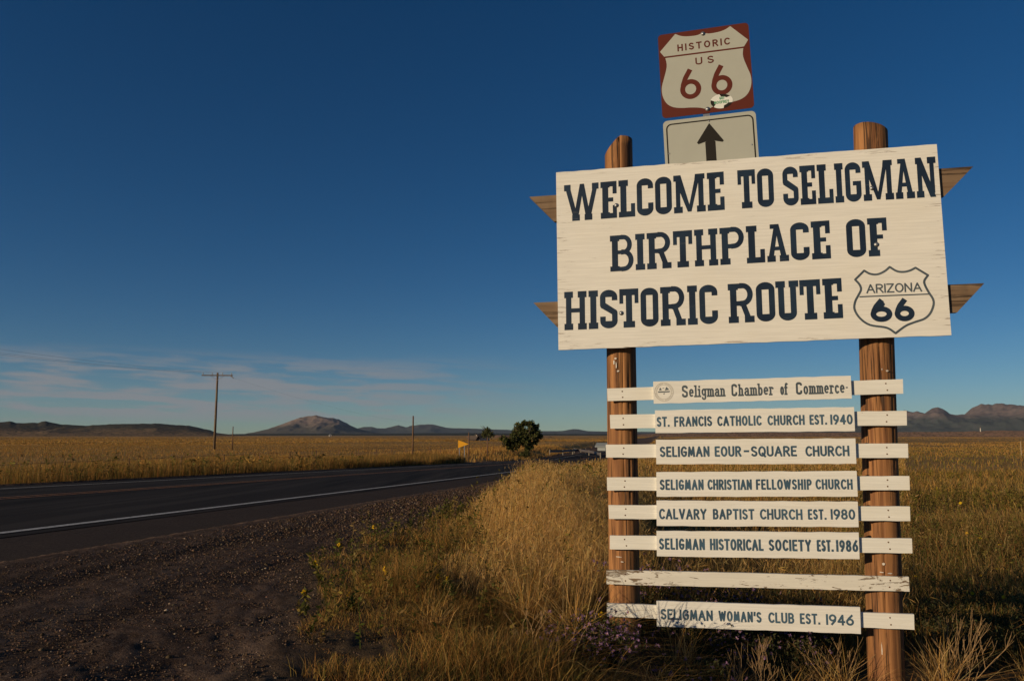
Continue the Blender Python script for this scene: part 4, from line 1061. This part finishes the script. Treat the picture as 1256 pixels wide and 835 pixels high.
AST = [('purple aster bush covering the left end of the bottom name board', .50, 4.58, .385, .25, 1, 64, 1.3),
       ('purple aster bush low in front of the left post base', .40, 4.50, .32, .28, 2, 50, 1.2),
       ('purple aster bush seen under the middle of the bottom name board', 1.30, 5.35, .46, .30, 3, 46, .9),
       ('purple aster bush seen under the right half of the bottom name board', 1.72, 5.15, .42, .28, 4, 44, .9),
       ('purple aster bush behind the gap above the bottom board, left', 1.02, 5.75, .62, .36, 5, 56, 1.2),
       ('purple aster bush behind the gap above the bottom board, middle', 1.55, 5.95, .60, .36, 6, 50, .9),
       ('dark leafy aster bush behind the bottom board beside the right post', 2.1, 5.7, .55, .34, 7, 50, .25),
       ('small aster bush at the bottom edge under the board, few flowers', 1.05, 4.72, .26, .26, 8, 40, .5),
       ('dark leafy bush in the shade right of the right post', 3.25, 5.75, .46, .40, 9, 60, 0.0),
       ('dark leafy bush farther right in the shade at the picture edge', 4.1, 6.2, .50, .45, 10, 64, 0.0), ('dark leafy bush in the shade between two others, right of the right post', 3.65, 6.1, .50, .42, 11, 64, 0.0), ('low dark leafy bush in the bottom right corner', 3.95, 5.5, .36, .42, 12, 60, 0.0)]
for a in AST: aster(*a)
rng = np.random.default_rng(99)

def bunch(label, x, y, h, n, seed, spread=1.0, cols=(STRAW, TAN, GOLD), az0=None):
    global rng
    rng = np.random.default_rng(seed)
    s = Soup(); a = rng.uniform(0, 2 * pi, n) if az0 is None else rng.normal(az0, .8, n)
    P = np.stack([x + rng.normal(0, .05, n), y + rng.normal(0, .05, n), np.zeros(n)], -1); P[:, 2] = gz(P[:, 0], P[:, 1]) - .02
    z0 = g1(x, y); P -= np.array([x, y, z0])
    s.blades(P, h * rng.uniform(.5, 1.1, n), np.full(n, .0044) * rng.uniform(.7, 1.4, n), rng.uniform(.15, 1.5, n) * spread, a, pal(n, cols, [1] * len(cols)), 1.1)
    o = s.obj('bunch_grass', M['blade']); o.location = (x, y, z0)
    return tag(o, label, 'grass tuft', 'straw tufts round the welcome sign', 'thing')
bunch('arching straw tuft just left of the left post', .38, 4.75, .62, 240, 21, 1.1)
bunch('flattened straw tuft at the bottom edge left of the sign', .22, 4.35, .45, 220, 22, 1.6)
bunch('straw tuft under the bottom name board, left of centre', 1.05, 5.0, .44, 150, 23, 1.0)
bunch('straw tuft under the bottom name board beside the right post', 1.95, 4.85, .46, 200, 24, 1.0)
bunch('straw tuft at the right foot of the right post', 2.62, 4.95, .52, 170, 25, .9)
bunch('lone straw tuft in the shade near the right corner', 3.35, 5.2, .36, 130, 26, 1.0)
bunch('straw tuft standing behind the left post', .95, 5.9, .66, 160, 27, .6)
for i, (lb, x, y, h, n, sp) in enumerate([('low straw tangle at the bottom edge, left of the asters', .52, 4.32, .34, 260, 1.7), ('low straw tangle in front of the asters under the name board', .80, 4.38, .30, 220, 1.6),
        ('low straw tangle at the bottom edge under the middle of the name board', 1.25, 4.62, .32, 240, 1.5), ('low straw tangle at the bottom edge right of the middle', 1.62, 4.72, .34, 240, 1.4), ('low straw tangle in front of the right post', 2.25, 4.62, .32, 220, 1.4),
        ('low straw tangle at the gravel edge, bottom centre', -.10, 4.25, .30, 220, 1.5), ('low straw tangle among weeds left of the gravel edge tuft', -.45, 4.5, .30, 200, 1.3), ('arching straw tuft behind the one at the left post', .10, 5.05, .52, 240, 1.0)]):
    bunch(lb, x, y, h, n, 60 + i, sp)
rng = np.random.default_rng(123)

def twig_bush(label, x, y, h, nb, seed):
    rr = random.Random(seed); bm = bmesh.new()
    def grow(p, d, L, r, dep):
        q = p + d * L; mid = p + d * L * .5 + Vector((rr.uniform(-1, 1), rr.uniform(-1, 1), 0)) * L * .06
        tube(bm, [p, mid, q], [r, r * .85, r * .65], 4, False)
        if dep:
            for _ in range(rr.choice((2, 2, 3))):
                e = (d + Vector((rr.uniform(-.6, .6), rr.uniform(-.6, .6), rr.uniform(-.1, .5)))).normalized(); grow(q, e, L * rr.uniform(.5, .75), r * .6, dep - 1)
    for _ in range(nb):
        d = Vector((rr.uniform(-.6, .6), rr.uniform(-.5, .5), 1)).normalized(); grow(Vector((rr.uniform(-.07, .07), rr.uniform(-.07, .07), -.03)), d, h * rr.uniform(.35, .55), .0032, 2)
    o = obj('dry_bush', bm, M['dry']); o.location = (x, y, g1(x, y)); return tag(o, label, 'dry bush', 'bare twiggy bushes by the sign')
M['dry'] = plain('dry_stems', (.33, .205, .095), .9, 0, .3, 40)
twig_bush('bare tan twig bush leaning against the foot of the right post', 2.72, 5.02, .55, 16, 1)
twig_bush('bare twig bush below the bottom board near the picture bottom', 1.42, 4.75, .42, 14, 2)
twig_bush('bare twig bush under the board just left of the right post', 1.95, 5.0, .42, 14, 3)
twig_bush('bare twig bush at the right edge in the shade', 3.75, 5.75, .42, 10, 4)
twig_bush('thin bare twig bush at the gravel edge, bottom centre', .05, 4.4, .36, 5, 5)

def yellow_plant(label, x, y, h, seed, nf=2):
    global rng
    rng = np.random.default_rng(seed)
    o = thing('yellow_flower', label, 'plant', (x, y, g1(x, y)), 0, 'yellow flowers on the verge')
    s = Soup(); n = 3; P = np.zeros((n, 3)); P[:, 2] = -.02; a = rng.uniform(0, 2 * pi, n); H = h * rng.uniform(.8, 1.0, n); ln = rng.uniform(.05, .35, n)
    tip = s.blades(P, H, np.full(n, .007), ln, a, pal(n, (OLIVE, GREEN), (1, 1)), 1.0)
    m_ = 26; f = rng.uniform(.1, .95, m_); q = rng.integers(0, n, m_); Q = np.stack([np.cos(a[q]) * H[q] * ln[q] * f ** 2, np.sin(a[q]) * H[q] * ln[q] * f ** 2, H[q] * f * (1 - .35 * ln[q] * f)], -1)
    s.diamonds(Q, unit(rng.normal(0, 1, (m_, 3)) + np.array([0, 0, .3])), rng.uniform(.03, .06, m_), rng.uniform(.012, .022, m_), pal(m_, (GREEN, OLIVE), (1, 1)))
    s.obj('foliage', M['leaf'], o)
    for k in range(min(nf, n)):
        s = Soup(); N = unit(rng.normal(0, .4, (1, 3)) + np.array([[-.5, -.7, .4]])); c = tip[k:k + 1] - np.array([[0, 0, .004]])
        for j in range(11):
            D = unit(np.cross(N, rng.normal(size=(1, 3))) + N * .1); s.diamonds(c, D, np.array([.021]), np.array([.010]), np.array([[.68, .42, .015]]), N)
        s.discs(c + N * .003, N, np.array([.007]), np.array([[.16, .08, .02]]), 8); s.obj('flower_head', M['petal'], o)
YEL = [('yellow flower at the far left edge of the weeds by the gravel', 397, 5.4, .24), ('yellow flower low at the left end of the weeds near the bottom', 381, 4.6, .16), ('yellow flower in the middle of the short weeds, upper one', 536, 5.9, .20),
       ('yellow flower in the short weeds below the middle, nearer one', 548, 5.3, .22), ('yellow flower in short weeds at the upper left of the patch', 462, 7.9, .16), ('small yellow flower on the gravel edge, far left and highest', 421, 6.9, .12),
       ('yellow flower in the straw left of the left post', 712, 4.7, .36), ('small yellow flower among dry weeds right of the leftmost one', 480, 5.6, .17), ('yellow flower near the bottom of the weeds', 438, 4.75, .17)]
for i, (lb, px, y, h) in enumerate(YEL): yellow_plant(lb, at_px(px, y), y, h, 300 + i, 1 + i % 2)
rng = np.random.default_rng(77)

# ---- trees
def tree(label, px, base_py, d, lobes, trunks, nleaf, ls, seed, cols, shrub=None):
    global rng
    rng = np.random.default_rng(seed); k = d / 954.0 * 1.0; x0 = at_px(px, d); z0 = g1(x0, d)
    o = thing('round_tree', label, 'tree', (x0, d, z0))
    bm = bmesh.new()
    for (a, b, r0, fork) in trunks:
        ax, bx_ = (a[0] - px) * k, (b[0] - px) * k; az_, bz = (base_py - a[1]) * k, (base_py - b[1]) * k
        mid = ((ax + bx_) / 2 + .12 * r0, 0, (az_ + bz) / 2); tube(bm, [(ax, 0, az_ - .3), mid, (bx_, 0, bz)], [r0, r0 * .8, r0 * .6], 8)
        for q in range(fork):
            ang = rng.uniform(0, 2 * pi); tube(bm, [(bx_, 0, bz), (bx_ + cos(ang) * .6 * r0 * 6, sin(ang) * .6 * r0 * 6, bz + r0 * 5), (bx_ + cos(ang) * r0 * 8, sin(ang) * r0 * 8, bz + r0 * 9)], [r0 * .55, r0 * .35, r0 * .12], 6)
    obj('trunk', bm, M['bark'], o, True)
    s = Soup()
    for (lx, ly, lr) in lobes:
        n = int(nleaf * (lr / 8) ** 2); c = np.array([(lx - px) * k, rng.uniform(-.5, .5) * lr * k, (base_py - ly) * k]); R_ = lr * k
        sub = max(5, int(lr * 1.3)); sc = unit(rng.normal(size=(sub, 3))) * R_ * rng.uniform(.35, .85, (sub, 1)); sr = R_ * rng.uniform(.28, .5, sub)
        w_ = rng.integers(0, sub, n); dirs = unit(rng.normal(size=(n, 3))); P = c + sc[w_] + dirs * (sr[w_] * rng.uniform(.55, 1.05, n) ** .6)[:, None]
        tone = (.75 + .5 * rng.random(sub))[w_][:, None]
        s.diamonds(P, unit(rng.normal(size=(n, 3)) + np.array([0, 0, .2])), rng.uniform(.7, 1.4, n) * ls, rng.uniform(.5, .9, n) * ls, pal(n, cols, [1] * len(cols)) * tone)
    s.obj('crown', M['leaf'], o)
    return o
TG = ((.085, .09, .03), (.11, .10, .034), (.055, .064, .022))
tree('big dark bushy tree beyond the far side of the road', 646, 558.5, 98, [(636, 524.5, 8), (641, 530, 9), (651, 521, 6), (655, 527, 7.5), (659, 533, 6), (649, 535, 9), (630, 538, 9.5), (621, 541, 6.5), (617, 537, 3.5), (637, 544, 8), (627, 547, 6), (650, 546, 6), (647, 551, 5), (656, 541, 5), (664, 533, 3), (643, 520, 5), (633, 532, 7), (644, 540, 8), (656, 523, 5)],
     [((648, 558), (646, 540), .20, 5), ((627, 556), (628, 545), .13, 4)], 620, .26, 5, TG)
tree('small round tree far behind the poles', 598, 541, 300, [(593, 533, 5), (598, 530.5, 6), (604, 533, 5), (598, 534, 6)], [((598, 541), (598, 533), .35, 4)], 260, .7, 6, TG)
s = Soup(); n = 700; P = unit(rng.normal(size=(n, 3))) * rng.uniform(.4, 1, (n, 1)) * np.array([.85, .6, .55]) + np.array([0, 0, .4])
s.diamonds(P, unit(rng.normal(size=(n, 3))), np.full(n, .2), np.full(n, .11), pal(n, TG, (1, 1, 1))); o = s.obj('dark_shrub', M['leaf']); xs = at_px(644, 93); o.location = (xs, 93, g1(xs, 93)); tag(o, 'low dark green shrub at the foot of the big tree', 'shrub')
for i, (px, d, r, lb) in enumerate([(762, 620, 1.6, 'lone dark shrub dot on the plain beside the left post'), (1203, 700, 2.2, 'lone dark shrub on the plain at the far right')]):
    pass

# ---- utility poles, wires, fence, signs
M['polewood'] = timber('pole_wood', (.22, .15, .09), (.15, .10, .06)); M['wire'] = plain('wire', (.03, .03, .03), .5); M['glass'] = plain('insulator', (.10, .07, .05), .3)
def upole(label, x, y, h, arm=4.0, rz=0.0):
    o = thing('utility_pole', label, 'utility pole', (x, y, g1(x, y)), rz, 'utility poles across the road')
    obj('pole', tube(bmesh.new(), [(0, 0, -.5), (0, 0, h * .5), (0, 0, h)], [.17, .15, .12], 12), M['polewood'], o, True)
    if arm:
        obj('crossarm', box(-arm / 2, arm / 2, -.16, -.06, h - .42, h - .28, .01), M['polewood'], o)
        bm = bmesh.new(); tube(bm, [(-.9, -.05, h - .35), (0, -.13, h - 1.0)], .025, 6); tube(bm, [(.9, -.05, h - .35), (0, -.13, h - 1.0)], .025, 6); obj('arm_brace', bm, M['steel'], o)
        for u in (-.46, -.16, .17, .46):
            bm = bmesh.new(); tube(bm, [(u * arm, -.11, h - .28), (u * arm, -.11, h - .15), (u * arm, -.11, h - .12), (u * arm, -.11, h - .02)], [.03, .03, .07, .055], 8); obj('insulator', bm, M['glass'], o)
        obj('guy_bracket', tube(bmesh.new(), [(arm * .42, -.2, h - .36), (arm * .58, -.9, h - .75)], .05, 6), M['polewood'], o)
    return o
PX, PY, PH = -38.8, 102.3, 10.1
upole('tall utility pole with a wide crossarm across the road', PX, PY, PH, 4.0, R(4))
upole('utility pole off the left edge that carries the wires on', PX - .1874 * 66, PY - .9823 * 66, PH, 4.0, R(4))
def wire(label, a, b, sag, r=.007):
    pts = []
    for i in range(25):
        f = i / 24; p = Vector(a).lerp(Vector(b), f); p.z -= sag * 4 * f * (1 - f); pts.append(p)
    o = obj('power_line', tube(bmesh.new(), [p - Vector(a) for p in pts], r, 5), M['wire']); o.location = a; return tag(o, label, 'wire', 'power lines on the utility poles')
zt = g1(PX, PY) + PH - .02; QX, QY = PX - .1874 * 66, PY - .9823 * 66; zq = g1(QX, QY) + PH - .02
for u, lb in ((-1.84, 'power line on the outer left insulator, lowest of the three'), (-.64, 'power line on the inner left insulator, middle of the three'), (1.84, 'power line on the right insulator, uppermost of the three')):
    wire(lb, (PX + u, PY, zt), (QX + u, QY, zq), .9)
def thin_pole(label, px, y, top_py, r=.08):
    x = at_px(px, y); a, e = px_dir(px, top_py); z0 = g1(x, y); h = math.tan(e) * math.hypot(x, y) + CZ - z0
    o = obj('fence_pole', tube(bmesh.new(), [(0, 0, -.3), (0, 0, h * .6), (0, 0, h)], [r, r * .9, r * .8], 8), M['rpole'], None, True); o.location = (x, y, z0); tag(o, label, 'pole', 'thin poles across the road'); return x, y, z0 + h
M['rpole'] = timber('red_pole', (.20, .105, .055), (.14, .075, .042)); M['ppole'] = plain('pale_pole', (.34, .24, .13), .8)
thin_pole('thin pole just right of the tall utility pole', 285.5, 100, 523, .07)
ex = thin_pole('thin reddish pole standing alone, tallest of the thin ones', 506.5, 58, 510, .065)
thin_pole('thin reddish pole right of the yellow pennant sign', 575, 71, 530, .065)
thin_pole('thin reddish pole in front of the small round tree', 598, 80, 537, .075)
wire('single wire sagging from the tall pole towards the plain', (PX + 1.9, PY, zt - .6), (at_px(520, 190), 190, g1(0, 190) + 4.8), 1.0, .006)
x = at_px(1251, 95); o = obj('fence_pole', tube(bmesh.new(), [(0, 0, -.3), (0, 0, 1.75)], [.06, .05], 8), M['ppole']); o.location = (x, 95, g1(x, 95)); tag(o, 'pale thin pole on the plain at the right edge', 'pole')

# wire fence along the far right of way
fo = thing('wire_fence', 'low wire fence with thin posts beyond the far side of the road', 'fence', (0, 0, 0))
fp = []
for i in range(34):
    s_ = 14 + i * 3.4; T = 20.6; x, y = s_ * .1874 - T * .9823, s_ * .9823 + T * .1874; z = g1(x, y); fp.append(Vector((x, y, z)))
    obj('post', tube(bmesh.new(), [(x, y, z - .2), (x, y, z + .95)], [.03, .025], 6), M['rpole'], fo)
for hz in (.4, .65, .9):
    obj('wire_strand', tube(bmesh.new(), [p + Vector((0, 0, hz)) for p in fp], .006, 4), M['wire'], fo)

# yellow no-passing pennant
x = at_px(568.5, 62); z = g1(x, 62)
pn = thing('pennant_sign', 'yellow pennant sign pointing right on two thin legs', 'road sign', (x, 62, z), R(-6))
zz = 533; hgt = lambda py: math.tan(px_dir(568, py)[1]) * 62 + CZ - z
M['yellow'] = plain('sign_yellow', (.72, .33, .015), .45)
obj('pennant', prism([(-.42, hgt(549.4)), (.42, hgt(544.3)), (-.42, hgt(539.6))], -.004, .004), M['yellow'], pn)
for u in (-.32, .08): obj('leg', box(u - .03, u + .03, .006, .05, -.3, hgt(546)), M['steel'], pn)

# guard rails at the creek crossing
M['wpost'] = plain('white_post', (.30, .26, .20), .8); M['rrail'] = plain('rail_steel', (.16, .13, .11), .5, .3)
def guard(label, pts, hh=.75):
    a = Vector(pts[0]); o = thing('guard_rail', label, 'guard rail', (a.x, a.y, g1(a.x, a.y)), 0, 'guard rails at the creek crossing'); o_z = g1(a.x, a.y)
    P = [Vector((p[0] - a.x, p[1] - a.y, g1(*p) - o_z)) for p in pts]
    bm = bmesh.new()
    for i in range(len(P) - 1):
        d = (P[i + 1] - P[i]).normalized(); nrm = Vector((-d.y, d.x, 0)).normalized() * .03; vs = []
        for q, sgn in ((P[i], 1), (P[i + 1], 1)):
            vs.append([bm.verts.new(q + nrm * k + Vector((0, 0, zz_))) for zz_, k in ((hh - .32, 1), (hh - .24, 2.4), (hh - .16, 1), (hh - .08, 2.4), (hh, 1))])
        for k in range(4): bm.faces.new((vs[0][k], vs[1][k], vs[1][k + 1], vs[0][k + 1]))
    so_ = obj('beam', bm, M['rrail'], o); md = so_.modifiers.new('thickness', 'SOLIDIFY'); md.thickness = .012
    for q in P: obj('post', box(q.x - .06, q.x + .06, q.y - .12, q.y - .02, q.z - .3, q.z + hh + .05), M['wpost'], o)
guard('guard rail on the far side of the road by the creek', [(at_px(674, 112), 112), (at_px(690, 116), 116), (at_px(702, 121), 121), (at_px(718, 126), 126)])
guard('guard rail on the near side of the road with two white end posts', [(at_px(736, 97), 97), (at_px(731, 104), 104), (at_px(722, 112), 112), (at_px(712, 121), 121), (at_px(704, 130), 130)])

# far small buildings
def house(name, label, px, d, wd, dp, hw, hr, wall, roof, rz=0, drop=0.0):
    x = at_px(px, d); o = thing(name, label, 'building', (x, d, g1(x, d) - drop), rz)
    obj('wall', prism([(-wd / 2, -.5), (wd / 2, -.5), (wd / 2, hw), (0, hw + hr * .9), (-wd / 2, hw)], -dp / 2, dp / 2), wall, o)
    bm = bmesh.new()
    for s_ in (-1, 1):
        vs = [(0, hw + hr), (s_ * (wd / 2 + .35), hw - .15), (s_ * (wd / 2 + .35), hw - .30), (0, hw + hr - .15)]
        a = [bm.verts.new((q[0], -dp / 2 - .4, q[1])) for q in vs]; b = [bm.verts.new((q[0], dp / 2 + .4, q[1])) for q in vs]
        bm.faces.new(a); bm.faces.new(b[::-1])
        for i in range(4): bm.faces.new((a[i], b[i], b[(i + 1) % 4], a[(i + 1) % 4]))
    bmesh.ops.recalc_face_normals(bm, faces=bm.faces[:]); obj('roof', bm, roof, o)
    bm = box(-wd * .12, wd * .12, -dp / 2 - .03, -dp / 2 + .02, 0, min(2.0, hw * .8)); obj('door', bm, M['rrail'], o)
    return o
M['hwall'] = plain('white_wall', (.52, .47, .40), .8); M['hroof'] = plain('brown_roof', (.10, .075, .06), .8); M['groof'] = plain('gray_metal', (.24, .26, .26), .6, .2); M['dark'] = plain('dark_brown_wall', (.05, .035, .03), .9)
house('ranch_house', 'low ranch house with brown roof and white gable far beyond the poles', 591, 310, 3.4, 5.2, 1.4, 1.2, M['hwall'], M['hroof'], R(-50))
house('dark_shed', 'dark low shed left of the white gabled ranch house', 581, 300, 2.2, 3.6, .9, 1.0, M['dark'], M['hroof'], R(58))
house('metal_shed', 'small pale gray metal shed beside the left post in the distance', 739, 150, 1.5, 1.6, .95, .5, M['groof'], M['groof'], R(65))
house('white_barn', 'tiny white building at the foot of the mountain', 405, 1500, 4.2, 6, 2.6, 1.8, M['hwall'], M['groof'], R(20), -1.0)
x = at_px(1203, 1700); tw = thing('pale_tower', 'thin pale tower in front of the reddish bluff at far right', 'tower', (x, 1700, g1(x, 1700)))
obj('shaft', tube(bmesh.new(), [(0, 0, -1), (0, 0, 9), (0, 0, 19)], [2.2, 1.3, .8], 8), M['hwall'], tw); obj('cap', tube(bmesh.new(), [(0, 0, 19), (0, 0, 20), (0, 0, 23)], [1.5, 1.5, .2], 8), M['hroof'], tw)

# ------------------------------------------------------------------ air
hm = bpy.data.materials.new('haze_air'); hm.use_nodes = True; t = NT(hm.node_tree)
out = t.n('ShaderNodeOutputMaterial'); pv = t.n('ShaderNodeVolumePrincipled'); pv.inputs['Color'].default_value = (.56, .72, 1.0, 1); pv.inputs['Density'].default_value = 1.9e-5; pv.inputs['Anisotropy'].default_value = 0.0
t.l(pv.outputs[0], out.inputs['Volume'])
hz_ = obj('haze', box(-17000, 17000, -17000, 17000, -40, 700), hm); tag(hz_, kind='stuff')
S.cycles.volume_bounces = 0
